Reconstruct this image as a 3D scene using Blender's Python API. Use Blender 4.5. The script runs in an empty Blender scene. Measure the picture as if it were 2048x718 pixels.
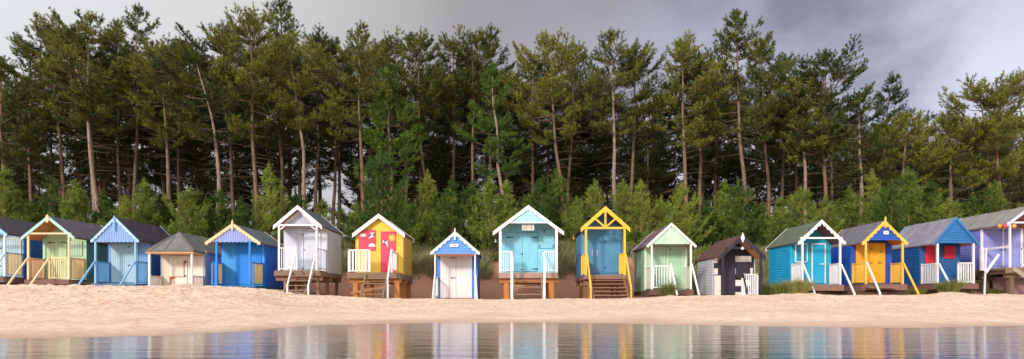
import bpy, math, random
import numpy as np
from mathutils import Vector
R = math.radians
SC = bpy.context.scene
COL = SC.collection

# ------------------------------------------------------------------ camera, sky, sun, exposure
FPX, HY, EYE = 1200.0, 600.0, 0.54            # focal length in px of a 2048 px wide picture, horizon row, eye height
cam_d = bpy.data.cameras.new("camera"); cam = bpy.data.objects.new("camera", cam_d); COL.objects.link(cam)
cam.location = (0, 0, EYE); cam.rotation_euler = (R(90), 0, 0)
cam_d.sensor_width = 36; cam_d.lens = FPX / 2048 * 36; cam_d.shift_y = (HY - 359) / 2048
cam_d.clip_start = 0.05; cam_d.clip_end = 3000
SC.camera = cam
SUN_EL, SUN_AZ = 25.0, -30.0                  # azimuth seen from the huts, degrees left of the camera
sd = bpy.data.lights.new("sun", 'SUN'); sun = bpy.data.objects.new("sun", sd); COL.objects.link(sun)
sd.energy = 2.2; sd.angle = R(9); sd.color = (1.0, 0.925, 0.83)
sdir = Vector((math.sin(R(SUN_AZ)) * math.cos(R(SUN_EL)), -math.cos(R(SUN_AZ)) * math.cos(R(SUN_EL)), math.sin(R(SUN_EL))))
sun.rotation_euler = sdir.to_track_quat('Z', 'Y').to_euler()
SC.view_settings.view_transform = 'Standard'; SC.view_settings.look = 'None'
SC.view_settings.gamma = 1; SC.view_settings.use_curve_mapping = False
SC.view_settings.exposure = 0.40
SC.cycles.max_bounces = 5; SC.cycles.diffuse_bounces = 3; SC.cycles.glossy_bounces = 3; SC.cycles.transmission_bounces = 2
SC.cycles.use_denoising = True; SC.cycles.caustics_reflective = False; SC.cycles.caustics_refractive = False

def ramp(nt, fac, stops, interp='LINEAR'):
    n = nt.nodes.new('ShaderNodeValToRGB'); n.color_ramp.interpolation = interp
    els = n.color_ramp.elements
    while len(els) > 1: els.remove(els[-1])
    els[0].position = stops[0][0]; els[0].color = (*stops[0][1], 1)
    for p, c in stops[1:]:
        e = els.new(p); e.color = (*c, 1)
    nt.links.new(fac, n.inputs[0]); return n.outputs[0]
def mth(nt, op, a, b=None, clamp=False):
    n = nt.nodes.new('ShaderNodeMath'); n.operation = op; n.use_clamp = clamp
    for i, v in enumerate((a, b)):
        if v is None: continue
        if isinstance(v, (int, float)): n.inputs[i].default_value = v
        else: nt.links.new(v, n.inputs[i])
    return n.outputs[0]
def mixc(nt, fac, a, b, mode='MIX'):
    n = nt.nodes.new('ShaderNodeMix'); n.data_type = 'RGBA'; n.blend_type = mode; n.clamp_factor = True
    for s, v in ((n.inputs[0], fac), (n.inputs[6], a), (n.inputs[7], b)):
        if isinstance(v, (int, float)): s.default_value = v
        elif isinstance(v, tuple): s.default_value = (*v, 1)
        else: nt.links.new(v, s)
    return n.outputs[2]
def noise(nt, vec, scale, detail=3, rough=0.5, dist=0.0):
    n = nt.nodes.new('ShaderNodeTexNoise'); n.inputs['Scale'].default_value = scale
    n.inputs['Detail'].default_value = detail; n.inputs['Roughness'].default_value = rough; n.inputs['Distortion'].default_value = dist
    if vec is not None: nt.links.new(vec, n.inputs['Vector'])
    return n.outputs['Fac']
def mapping(nt, vec, scale=(1, 1, 1), loc=(0, 0, 0)):
    m = nt.nodes.new('ShaderNodeMapping'); m.inputs['Scale'].default_value = scale; m.inputs['Location'].default_value = loc
    nt.links.new(vec, m.inputs['Vector']); return m.outputs[0]
def lin(r, g, b):
    f = lambda c: (c / 255 / 12.92) if c / 255 <= 0.04045 else ((c / 255 + 0.055) / 1.055) ** 2.4
    return (f(r), f(g), f(b))

W = bpy.data.worlds.new("World"); SC.world = W; W.use_nodes = True
nt = W.node_tree; nt.nodes.clear()
out = nt.nodes.new('ShaderNodeOutputWorld'); bg = nt.nodes.new('ShaderNodeBackground'); bg.inputs[1].default_value = 0.1
nt.links.new(bg.outputs[0], out.inputs[0])
sky = nt.nodes.new('ShaderNodeTexSky'); sky.sky_type = 'NISHITA'; sky.sun_disc = False
sky.sun_elevation = R(SUN_EL); sky.sun_rotation = R(180 - SUN_AZ) % (2 * math.pi)
tc = nt.nodes.new('ShaderNodeTexCoord'); sep = nt.nodes.new('ShaderNodeSeparateXYZ'); nt.links.new(tc.outputs['Generated'], sep.inputs[0])
dx, dy, dz = sep.outputs
# overcast: cloud deck colours run from pale grey in the west to slate violet in the east, bright breaks low in the east
dzp = mth(nt, 'ADD', mth(nt, 'ABSOLUTE', dz), 0.25)
cmb = nt.nodes.new('ShaderNodeCombineXYZ')
nt.links.new(mth(nt, 'DIVIDE', dx, dzp), cmb.inputs[0]); nt.links.new(mth(nt, 'DIVIDE', dy, dzp), cmb.inputs[1]); nt.links.new(dz, cmb.inputs[2])
n1 = noise(nt, mapping(nt, cmb.outputs[0], (0.8, 0.8, 1.0), (3.1, 1.7, 0)), 1.0, 4, 0.5, 0.1)
n2 = noise(nt, mapping(nt, tc.outputs['Generated'], (1.6, 1, 2.4), (0.4, 0, 0.2)), 2.4, 5, 0.55, 0.1)
across = mth(nt, 'ADD', mth(nt, 'MULTIPLY', dx, 0.77), 0.5, True)
base = ramp(nt, mth(nt, 'ADD', across, mth(nt, 'MULTIPLY', mth(nt, 'SUBTRACT', n1, 0.5), 0.18)),
            [(0.0, (6.4, 6.5, 6.5)), (0.2, (5.6, 5.6, 5.5)), (0.42, (3.1, 2.9, 2.9)), (0.58, (2.3, 2.15, 2.35)), (0.75, (1.85, 1.8, 2.4)), (1.0, (2.3, 2.35, 3.0))])
low = mth(nt, 'SUBTRACT', 1.0, mth(nt, 'MULTIPLY', mth(nt, 'ABSOLUTE', dz), 2.3), True)      # near the horizon the cloud thins
east = mth(nt, 'MULTIPLY', mth(nt, 'SUBTRACT', across, 0.45), 3.0, True)
brk = mth(nt, 'MULTIPLY', mth(nt, 'MULTIPLY', ramp(nt, n2, [(0.38, (0, 0, 0)), (0.60, (1, 1, 1))]), east), mth(nt, 'ADD', mth(nt, 'MULTIPLY', low, 1.6), 0.30), True)
c1 = mixc(nt, mth(nt, 'MULTIPLY', low, 0.45), base, (4.2, 4.1, 5.2))
c2 = mixc(nt, brk, c1, (6.6, 6.6, 8.0))
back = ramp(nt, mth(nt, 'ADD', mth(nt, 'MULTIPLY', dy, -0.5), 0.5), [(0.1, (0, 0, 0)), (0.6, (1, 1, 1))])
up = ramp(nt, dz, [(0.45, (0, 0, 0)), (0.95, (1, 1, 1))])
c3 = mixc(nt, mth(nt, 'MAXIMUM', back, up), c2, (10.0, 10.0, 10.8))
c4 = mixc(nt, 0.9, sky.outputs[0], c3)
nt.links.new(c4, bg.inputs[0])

# ------------------------------------------------------------------ helpers
def pt(px, py, Y):                      # a point at distance Y seen at picture position px, py
    return ((px - 1024) / FPX * Y, Y, EYE + (HY - py) / FPX * Y)
def tag(o, label=None, cat=None, group=None, kind=None):
    if label: o['label'] = label
    if cat: o['category'] = cat
    if group: o['group'] = group
    if kind: o['kind'] = kind
    return o
def empty(name, loc, label=None, cat=None, group=None):
    o = bpy.data.objects.new(name, None); COL.objects.link(o); o.location = loc; o.empty_display_size = 0.2
    return tag(o, label, cat, group)

class MB:
    def __init__(s): s.v = []; s.f = []
    def add(s, vs, fs):
        n = len(s.v); s.v += [tuple(v) for v in vs]; s.f += [tuple(i + n for i in f) for f in fs]; return s
    def box(s, x0, x1, y0, y1, z0, z1):
        return s.add([(x0, y0, z0), (x1, y0, z0), (x1, y1, z0), (x0, y1, z0), (x0, y0, z1), (x1, y0, z1), (x1, y1, z1), (x0, y1, z1)],
                     [(0, 3, 2, 1), (4, 5, 6, 7), (0, 1, 5, 4), (1, 2, 6, 5), (2, 3, 7, 6), (3, 0, 4, 7)])
    def beam(s, p, q, w, h):
        p = Vector(p); q = Vector(q); d = (q - p).normalized()
        side = d.cross(Vector((0, 0, 1)))
        if side.length < 0.05: side = Vector((1, 0, 0))
        side.normalize(); up = side.cross(d).normalized()
        vs = [c + side * a * w / 2 + up * b * h / 2 for c in (p, q) for a, b in ((-1, -1), (1, -1), (1, 1), (-1, 1))]
        return s.add(vs, [(0, 3, 2, 1), (4, 5, 6, 7), (0, 1, 5, 4), (1, 2, 6, 5), (2, 3, 7, 6), (3, 0, 4, 7)])
    def prism(s, poly, y0, y1):          # polygon in x,z pushed along y
        n = len(poly)
        vs = [(x, y0, z) for x, z in poly] + [(x, y1, z) for x, z in poly]
        fs = [tuple(range(n)), tuple(range(2 * n - 1, n - 1, -1))] + [(i, i + n, (i + 1) % n + n, (i + 1) % n) for i in range(n)]
        return s.add(vs, fs)
    def tube(s, pts, rad, n=6, caps=True):
        rings = []
        for i, p in enumerate(pts):
            p = Vector(p); a = Vector(pts[max(i - 1, 0)]); b = Vector(pts[min(i + 1, len(pts) - 1)])
            d = (b - a).normalized(); u = d.cross(Vector((0.31, 0.95, 0.05)))
            if u.length < 0.1: u = d.cross(Vector((1, 0, 0)))
            u.normalize(); w = d.cross(u)
            rings.append([p + (u * math.cos(2 * math.pi * k / n) + w * math.sin(2 * math.pi * k / n)) * rad[i] for k in range(n)])
        vs = [v for r in rings for v in r]; fs = []
        for i in range(len(pts) - 1):
            for k in range(n):
                fs.append((i * n + k, i * n + (k + 1) % n, (i + 1) * n + (k + 1) % n, (i + 1) * n + k))
        if caps: fs += [tuple(range(n - 1, -1, -1)), tuple(range(len(vs) - n, len(vs)))]
        return s.add(vs, fs)
    def lathe(s, prof, c, n=14):          # prof: (r,z)
        vs = [(c[0] + r * math.cos(2 * math.pi * k / n), c[1] + r * math.sin(2 * math.pi * k / n), c[2] + z) for r, z in prof for k in range(n)]
        fs = [(i * n + k, i * n + (k + 1) % n, (i + 1) * n + (k + 1) % n, (i + 1) * n + k) for i in range(len(prof) - 1) for k in range(n)]
        fs += [tuple(range(n - 1, -1, -1)), tuple(range(len(vs) - n, len(vs)))]
        return s.add(vs, fs)
    def build(s, name, mat, parent=None, label=None, smooth=False):
        me = bpy.data.meshes.new(name); me.from_pydata(s.v, [], s.f); me.update()
        me.materials.append(mat)
        if smooth: me.polygons.foreach_set('use_smooth', [True] * len(me.polygons))
        o = bpy.data.objects.new(name, me); COL.objects.link(o)
        if parent is not None: o.parent = parent
        if label: o['label'] = label
        return o
def fast_mesh(name, V, F, mat, parent=None, smooth=False):   # numpy verts (n,3), faces (m,k)
    me = bpy.data.meshes.new(name); k = F.shape[1]
    me.vertices.add(len(V)); me.vertices.foreach_set('co', np.ascontiguousarray(V, dtype=np.float32).ravel())
    me.loops.add(F.size); me.loops.foreach_set('vertex_index', np.ascontiguousarray(F, dtype=np.int32).ravel())
    me.polygons.add(len(F)); me.polygons.foreach_set('loop_start', np.arange(0, F.size, k, dtype=np.int32))
    me.polygons.foreach_set('loop_total', np.full(len(F), k, dtype=np.int32))
    if smooth: me.polygons.foreach_set('use_smooth', np.ones(len(F), dtype=bool))
    me.update(calc_edges=True); me.materials.append(mat)
    o = bpy.data.objects.new(name, me); COL.objects.link(o)
    if parent is not None: o.parent = parent
    return o

# ------------------------------------------------------------------ materials
MC = {}
def new_mat(name):
    m = bpy.data.materials.new(name); m.use_nodes = True; nt = m.node_tree; nt.nodes.clear()
    o = nt.nodes.new('ShaderNodeOutputMaterial'); p = nt.nodes.new('ShaderNodeBsdfPrincipled'); nt.links.new(p.outputs[0], o.inputs[0])
    tc = nt.nodes.new('ShaderNodeTexCoord'); return m, nt, p, tc, o
def bump(nt, p, h, strength, dist):
    b = nt.nodes.new('ShaderNodeBump'); b.inputs['Strength'].default_value = strength; b.inputs['Distance'].default_value = dist
    nt.links.new(h, b.inputs['Height']); nt.links.new(b.outputs[0], p.inputs['Normal'])
def paint(r, g, b, wear=0.5, stain=(0.20, 0.14, 0.10)):
    key = ('paint', r, g, b, wear, stain)
    if key in MC: return MC[key]
    m, nt, p, tc, o = new_mat("paint"); c = lin(r, g, b)
    geo = nt.nodes.new('ShaderNodeNewGeometry'); pos = geo.outputs['Position']
    nA = noise(nt, pos, 1.7, 4, 0.6); nB = noise(nt, mapping(nt, pos, (9, 9, 0.8)), 2.0, 4, 0.6); nC = noise(nt, pos, 26, 3, 0.6)
    col = mixc(nt, ramp(nt, nA, [(0.3, (0, 0, 0)), (0.75, (1, 1, 1))]), tuple(x * 0.84 for x in c), tuple(min(0.86, x * 1.06 + 0.012) for x in c))
    f = mth(nt, 'MULTIPLY', ramp(nt, nB, [(0.52, (0, 0, 0)), (0.78, (1, 1, 1))]), wear * 0.6)
    col = mixc(nt, f, col, tuple(0.55 * x + 0.45 * s for x, s in zip(c, stain)))
    f2 = mth(nt, 'MULTIPLY', ramp(nt, nC, [(0.60, (0, 0, 0)), (0.70, (1, 1, 1))]), wear * 0.6)
    col = mixc(nt, f2, col, tuple(0.5 * x + 0.5 * s for x, s in zip(c, (0.34, 0.29, 0.23))))
    nt.links.new(col, p.inputs['Base Color'])
    nt.links.new(mth(nt, 'ADD', mth(nt, 'MULTIPLY', nA, 0.3), 0.42), p.inputs['Roughness'])
    p.inputs['Specular IOR Level'].default_value = 0.3
    bump(nt, p, mth(nt, 'ADD', nB, nC), 0.25, 0.006)
    MC[key] = m; return m
def timber(r, g, b):
    key = ('timber', r, g, b)
    if key in MC: return MC[key]
    m, nt, p, tc, o = new_mat("timber"); c = lin(r, g, b)
    geo = nt.nodes.new('ShaderNodeNewGeometry'); pos = geo.outputs['Position']
    nA = noise(nt, mapping(nt, pos, (1.5, 1.5, 22)), 2.0, 4, 0.65); nB = noise(nt, pos, 2.3, 3, 0.5)
    col = mixc(nt, ramp(nt, nA, [(0.3, (0, 0, 0)), (0.7, (1, 1, 1))]), tuple(x * 0.62 for x in c), tuple(min(0.8, x * 1.18) for x in c))
    col = mixc(nt, mth(nt, 'MULTIPLY', nB, 0.5), col, tuple(0.6 * x + 0.05 for x in c))
    nt.links.new(col, p.inputs['Base Color']); p.inputs['Roughness'].default_value = 0.8
    p.inputs['Specular IOR Level'].default_value = 0.2
    bump(nt, p, nA, 0.4, 0.008)
    MC[key] = m; return m
def felt(r, g, b, moss=0.0, blotch=(0.20, 0.15, 0.13)):
    key = ('felt', r, g, b, moss, blotch)
    if key in MC: return MC[key]
    m, nt, p, tc, o = new_mat("roof_felt"); c = lin(r, g, b)
    geo = nt.nodes.new('ShaderNodeNewGeometry'); pos = geo.outputs['Position']
    nA = noise(nt, pos, 2.2, 5, 0.65); nB = noise(nt, pos, 45, 2, 0.6); nD = noise(nt, mapping(nt, pos, (0.7, 6, 0.7)), 1.4, 4, 0.6)
    col = mixc(nt, ramp(nt, nA, [(0.35, (0, 0, 0)), (0.7, (1, 1, 1))]), tuple(x * 0.75 for x in c), tuple(x * 1.22 for x in c))
    col = mixc(nt, mth(nt, 'MULTIPLY', ramp(nt, nD, [(0.5, (0, 0, 0)), (0.7, (1, 1, 1))]), 0.35), col, blotch)
    if moss: col = mixc(nt, mth(nt, 'MULTIPLY', ramp(nt, nD, [(0.42, (0, 0, 0)), (0.62, (1, 1, 1))]), moss), col, (0.10, 0.14, 0.05))
    col = mixc(nt, mth(nt, 'MULTIPLY', nB, 0.3), col, tuple(x * 0.6 for x in c))
    nt.links.new(col, p.inputs['Base Color']); p.inputs['Roughness'].default_value = 0.78
    p.inputs['Specular IOR Level'].default_value = 0.3
    bump(nt, p, nB, 0.4, 0.006)
    MC[key] = m; return m
def plain(r, g, b, rough=0.6, metal=0.0):
    key = ('plain', r, g, b, rough, metal)
    if key in MC: return MC[key]
    m, nt, p, tc, o = new_mat("plain"); c = lin(r, g, b)
    geo = nt.nodes.new('ShaderNodeNewGeometry'); nA = noise(nt, geo.outputs['Position'], 14, 3, 0.6)
    nt.links.new(mixc(nt, nA, tuple(x * 0.8 for x in c), tuple(min(0.85, x * 1.15) for x in c)), p.inputs['Base Color'])
    p.inputs['Roughness'].default_value = rough; p.inputs['Metallic'].default_value = metal
    MC[key] = m; return m
def foliage(name, dark, light, brown, scale=1.3, trans=0.25):
    m, nt, p, tc, o = new_mat(name)
    oi = nt.nodes.new('ShaderNodeObjectInfo'); pos = tc.outputs['Object']
    nA = noise(nt, pos, scale, 3, 0.6); nB = noise(nt, pos, 7, 2, 0.5)
    f = mth(nt, 'ADD', mth(nt, 'MULTIPLY', nA, 1.0), mth(nt, 'MULTIPLY', mth(nt, 'SUBTRACT', oi.outputs['Random'], 0.5), 0.30))
    col = mixc(nt, ramp(nt, f, [(0.38, (0, 0, 0)), (0.62, (1, 1, 1))]), dark, light)
    col = mixc(nt, mth(nt, 'MULTIPLY', ramp(nt, nB, [(0.56, (0, 0, 0)), (0.72, (1, 1, 1))]), 0.5), col, brown)
    nt.links.new(col, p.inputs['Base Color']); p.inputs['Roughness'].default_value = 0.6; p.inputs['Specular IOR Level'].default_value = 0.25
    tr = nt.nodes.new('ShaderNodeBsdfTranslucent'); nt.links.new(col, tr.inputs[0])
    mx = nt.nodes.new('ShaderNodeMixShader'); mx.inputs[0].default_value = trans
    nt.links.new(p.outputs[0], mx.inputs[1]); nt.links.new(tr.outputs[0], mx.inputs[2]); nt.links.new(mx.outputs[0], o.inputs[0])
    return m
def bark(name, lo, hi):
    m, nt, p, tc, o = new_mat(name)
    geo = nt.nodes.new('ShaderNodeNewGeometry'); pos = geo.outputs['Position']
    nA = noise(nt, mapping(nt, pos, (5, 5, 1.4)), 2.4, 5, 0.65); nB = noise(nt, pos, 0.35, 2, 0.5)
    col = mixc(nt, ramp(nt, nA, [(0.35, (0, 0, 0)), (0.68, (1, 1, 1))]), lo, hi)
    col = mixc(nt, mth(nt, 'MULTIPLY', nB, 0.45), col, (0.24, 0.17, 0.11))
    nt.links.new(col, p.inputs['Base Color']); p.inputs['Roughness'].default_value = 0.9; p.inputs['Specular IOR Level'].default_value = 0.15
    bump(nt, p, nA, 0.8, 0.04)
    return m
BLACK = plain(30, 28, 32, 0.5)
BARK = bark("pine_bark", (0.12, 0.066, 0.042), (0.33, 0.19, 0.125))
BARK_LIMB = bark("limb_bark", (0.07, 0.045, 0.032), (0.20, 0.13, 0.09))
BARK_PALE = bark("pale_pine_bark", (0.20, 0.13, 0.10), (0.50, 0.36, 0.28))
BARK_YOUNG = bark("young_pine_bark", (0.20, 0.10, 0.045), (0.45, 0.26, 0.12))
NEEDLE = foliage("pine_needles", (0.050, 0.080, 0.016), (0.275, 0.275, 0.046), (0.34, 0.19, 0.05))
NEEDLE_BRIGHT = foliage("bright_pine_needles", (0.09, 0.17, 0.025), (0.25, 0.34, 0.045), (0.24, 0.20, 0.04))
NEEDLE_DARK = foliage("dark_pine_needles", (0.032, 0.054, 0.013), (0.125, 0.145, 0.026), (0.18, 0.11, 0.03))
NEEDLE_YOUNG = foliage("young_pine_needles", (0.060, 0.130, 0.024), (0.31, 0.375, 0.065), (0.38, 0.25, 0.07), 1.0, 0.4)
NEEDLE_MID = foliage("hidden_young_needles", (0.060, 0.11, 0.020), (0.16, 0.21, 0.035), (0.16, 0.12, 0.03))

# ------------------------------------------------------------------ terrain
GRIDS = {}
def vnoise(x, y, seed, s=1.0):
    if seed not in GRIDS: GRIDS[seed] = np.random.RandomState(seed).rand(512, 512)
    G = GRIDS[seed]
    x = np.asarray(x) * s + 1000.3; y = np.asarray(y) * s + 1000.7
    xi = np.floor(x).astype(int); yi = np.floor(y).astype(int); fx = x - xi; fy = y - yi
    fx = fx * fx * (3 - 2 * fx); fy = fy * fy * (3 - 2 * fy); a = xi % 512; b = yi % 512; a1 = (a + 1) % 512; b1 = (b + 1) % 512
    return (G[a, b] * (1 - fx) + G[a1, b] * fx) * (1 - fy) + (G[a, b1] * (1 - fx) + G[a1, b1] * fx) * fy
CREST = 26.4
CP = ([-400, 0, 430, 520, 600, 760, 1000, 1240, 1400, 2048, 2500], [569, 570, 573, 578, 589, 597, 599, 597, 591, 590, 589])
SP = ([-400, 0, 300, 500, 560, 620, 900, 1100, 1500, 1800, 2048, 2500], [676, 676, 671, 664, 656, 652, 645, 645, 650, 656, 651, 651])
def terrain(x, y, fine=True):
    x = np.asarray(x, float); y = np.asarray(y, float)
    px = 1024 + FPX * x / np.clip(y, 7, 27)
    zc = EYE + (HY - np.interp(px, *CP)) / FPX * CREST
    yw = EYE * FPX / (np.interp(px, *SP) - HY)
    yw = yw + (vnoise(x, y, 5, 0.35) - 0.5) * 0.9 + (vnoise(x, y, 7, 1.1) - 0.5) * 0.35 + (vnoise(x, y, 6, 3.0) - 0.5) * 0.10
    t = (y - yw) / (CREST - yw)
    z = np.where(t < 0, np.maximum(-1.6, 0.035 * (y - yw)), zc * np.clip(t, 0, 1) ** 1.06)
    z = np.where(y > CREST, zc, z)
    d = np.clip((y - 32.2) / 4.6, 0, 1); d = d * d * (3 - 2 * d)
    top = 3.15 + (vnoise(x, y, 8, 0.16) - 0.5) * 1.0
    z = z + (top - zc) * d * (y > 32.2) + np.clip((y - 37) / 14, 0, 1) * 0.9
    if fine:
        up = np.clip(t * 1.5, 0, 1)
        left = np.clip((900 - px) / 500, 0, 1)
        beach = (y < 40)
        n = (vnoise(x, y, 11, 1.3) - 0.5) * 0.03 + (vnoise(x, y, 12, 3.1) - 0.5) * (0.04 + 0.06 * left) + (np.abs(vnoise(x, y, 13, 5.5) - 0.5)) * -(0.045 + 0.10 * left) + (vnoise(x, y, 14, 7.0) - 0.5) * (0.03 + .04 * left) * up
        z = z + n * np.where(t < 0, 0, up) * beach
        dn = (vnoise(x, y, 15, 0.9) - 0.5) * 0.35 + (vnoise(x, y, 16, 2.5) - 0.5) * 0.12
        z = z + dn * d * beach
        for mx, my, mh, mr in MOUNDS:
            r2 = ((x - mx) ** 2 / mr[0] ** 2 + (y - my) ** 2 / mr[1] ** 2)
            z = z + mh * np.exp(-r2) * (0.8 + 0.5 * vnoise(x, y, 17, 6.0))
    return z
MOUNDS = []
for mpx, my, mh, mr in ((385, 27.4, 0.10, (0.75, 0.5)), (350, 27.2, 0.07, (0.6, 0.4)), (1598, 27.3, 0.13, (0.9, 0.5)), (1900, 27.3, 0.16, (0.8, 0.5)), (1335, 27.6, 0.08, (0.4, 0.4)), (490, 27.0, 0.05, (0.9, 0.4)), (2000, 27.3, 0.06, (0.8, 0.5))):
    MOUNDS.append(((mpx - 1024) / FPX * my, my, mh, mr))
def T(x, y): return float(terrain(np.array([x]), np.array([y]))[0])

xs = np.concatenate([np.linspace(-700, -60, 24), np.linspace(-58, -30, 20), np.arange(-29, 29.001, 0.085), np.linspace(30, 58, 20), np.linspace(60, 700, 24)])
ys = np.concatenate([np.linspace(-400, 5.5, 20), np.arange(6, 12, 0.10), np.arange(12, 28.5, 0.085), np.arange(28.5, 40, 0.15), np.linspace(40.5, 75, 30), np.linspace(80, 900, 24)])
X, Y = np.meshgrid(xs, ys)
Z = terrain(X, Y)
V = np.stack([X.ravel(), Y.ravel(), Z.ravel()], 1)
nx, ny = len(xs), len(ys)
ii = (np.arange(ny - 1)[:, None] * nx + np.arange(nx - 1)[None, :]).ravel()
F = np.stack([ii, ii + 1, ii + nx + 1, ii + nx], 1)
m, nt, p, tc, o = new_mat("beach_sand")
geo = nt.nodes.new('ShaderNodeNewGeometry'); pos = geo.outputs['Position']
nA = noise(nt, pos, 0.5, 4, 0.6); nB = noise(nt, pos, 5, 4, 0.65); nC = noise(nt, pos, 60, 2, 0.6)
sp = nt.nodes.new('ShaderNodeSeparateXYZ'); nt.links.new(pos, sp.inputs[0])
col = mixc(nt, ramp(nt, nA, [(0.3, (0, 0, 0)), (0.7, (1, 1, 1))]), lin(208, 180, 155), lin(230, 206, 181))
col = mixc(nt, mth(nt, 'MULTIPLY', ramp(nt, nB, [(0.52, (0, 0, 0)), (0.66, (1, 1, 1))]), 0.6), col, lin(196, 146, 116))
nF = noise(nt, mapping(nt, pos, (1, .6, 1)), 7.5, 3, 0.6, 0.4)
fm = nt.nodes.new('ShaderNodeMapRange'); fm.inputs[1].default_value = 0.12; fm.inputs[2].default_value = 0.45; nt.links.new(mth(nt, 'ADD', sp.outputs[2], mth(nt, 'MULTIPLY', nA, 0.2)), fm.inputs[0])
col = mixc(nt, mth(nt, 'MULTIPLY', mth(nt, 'MULTIPLY', ramp(nt, nF, [(0.55, (0, 0, 0)), (0.66, (1, 1, 1))]), 0.7), fm.outputs[0]), col, lin(186, 132, 100))
damp = ramp(nt, mth(nt, 'ADD', sp.outputs[2], mth(nt, 'MULTIPLY', nA, 0.05)), [(0.02, (1, 1, 1)), (0.10, (0, 0, 0))])
col = mixc(nt, mth(nt, 'MULTIPLY', damp, 0.7), col, lin(172, 138, 116))
dune = ramp(nt, mth(nt, 'ADD', sp.outputs[1], mth(nt, 'MULTIPLY', nB, 1.5)), [(0.0, (0, 0, 0)), (1.0, (0, 0, 0))])
dm = nt.nodes.new('ShaderNodeMapRange'); dm.inputs[1].default_value = 31.0; dm.inputs[2].default_value = 33.0
nt.links.new(mth(nt, 'ADD', sp.outputs[1], mth(nt, 'MULTIPLY', nB, 1.0)), dm.inputs[0])
col = mixc(nt, dm.outputs[0], col, lin(192, 142, 112))  # sand bank behind the huts browner, its shade put into the colour
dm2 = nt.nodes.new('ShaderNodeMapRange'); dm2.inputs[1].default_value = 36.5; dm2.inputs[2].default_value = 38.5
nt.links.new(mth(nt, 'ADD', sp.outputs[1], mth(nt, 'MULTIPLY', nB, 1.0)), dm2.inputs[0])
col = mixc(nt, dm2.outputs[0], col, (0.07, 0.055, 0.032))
nt.links.new(col, p.inputs['Base Color'])
nt.links.new(mth(nt, 'SUBTRACT', 0.95, mth(nt, 'MULTIPLY', damp, 0.25)), p.inputs['Roughness'])
p.inputs['Specular IOR Level'].default_value = 0.2
bump(nt, p, mth(nt, 'ADD', mth(nt, 'MULTIPLY', nB, 1.0), mth(nt, 'MULTIPLY', nC, 0.3)), 0.7, 0.09)
tag(fast_mesh("ground", V, F, m, smooth=True), kind='structure')

# water: a still shallow pool with fine cross ripples
m, nt, p, tc, o = new_mat("sea_water")
geo = nt.nodes.new('ShaderNodeNewGeometry'); pos = geo.outputs['Position']
w1 = noise(nt, mapping(nt, pos, (0.45, 2.3, 1)), 1.5, 3, 0.55, 0.4); w2 = noise(nt, mapping(nt, pos, (3, 14, 1), (5, 2, 0)), 2.0, 3, 0.6)
w3 = noise(nt, mapping(nt, pos, (0.25, 0.9, 1)), 1.0, 2, 0.5)
p.inputs['Base Color'].default_value = (0.06, 0.075, 0.09, 1); p.inputs['Roughness'].default_value = 0.035; p.inputs['IOR'].default_value = 1.33
gl = nt.nodes.new('ShaderNodeBsdfGlossy'); gl.inputs['Roughness'].default_value = 0.06; gl.inputs['Color'].default_value = (.84, .87, .93, 1)
mx = nt.nodes.new('ShaderNodeMixShader'); mx.inputs[0].default_value = 0.8; nt.links.new(p.outputs[0], mx.inputs[1]); nt.links.new(gl.outputs[0], mx.inputs[2]); nt.links.new(mx.outputs[0], o.inputs[0])
hh = mth(nt, 'ADD', mth(nt, 'MULTIPLY', w1, 1.0), mth(nt, 'ADD', mth(nt, 'MULTIPLY', w2, 0.22), mth(nt, 'MULTIPLY', w3, 0.8)))
bump(nt, p, hh, 0.5, 0.018)
nt.links.new(p.inputs['Normal'].links[0].from_socket, gl.inputs['Normal'])
tag(MB().add([(-700, -400, 0), (700, -400, 0), (700, 24, 0), (-700, 24, 0)], [(0, 1, 2, 3)]).build("water", m), kind='structure')

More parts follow.
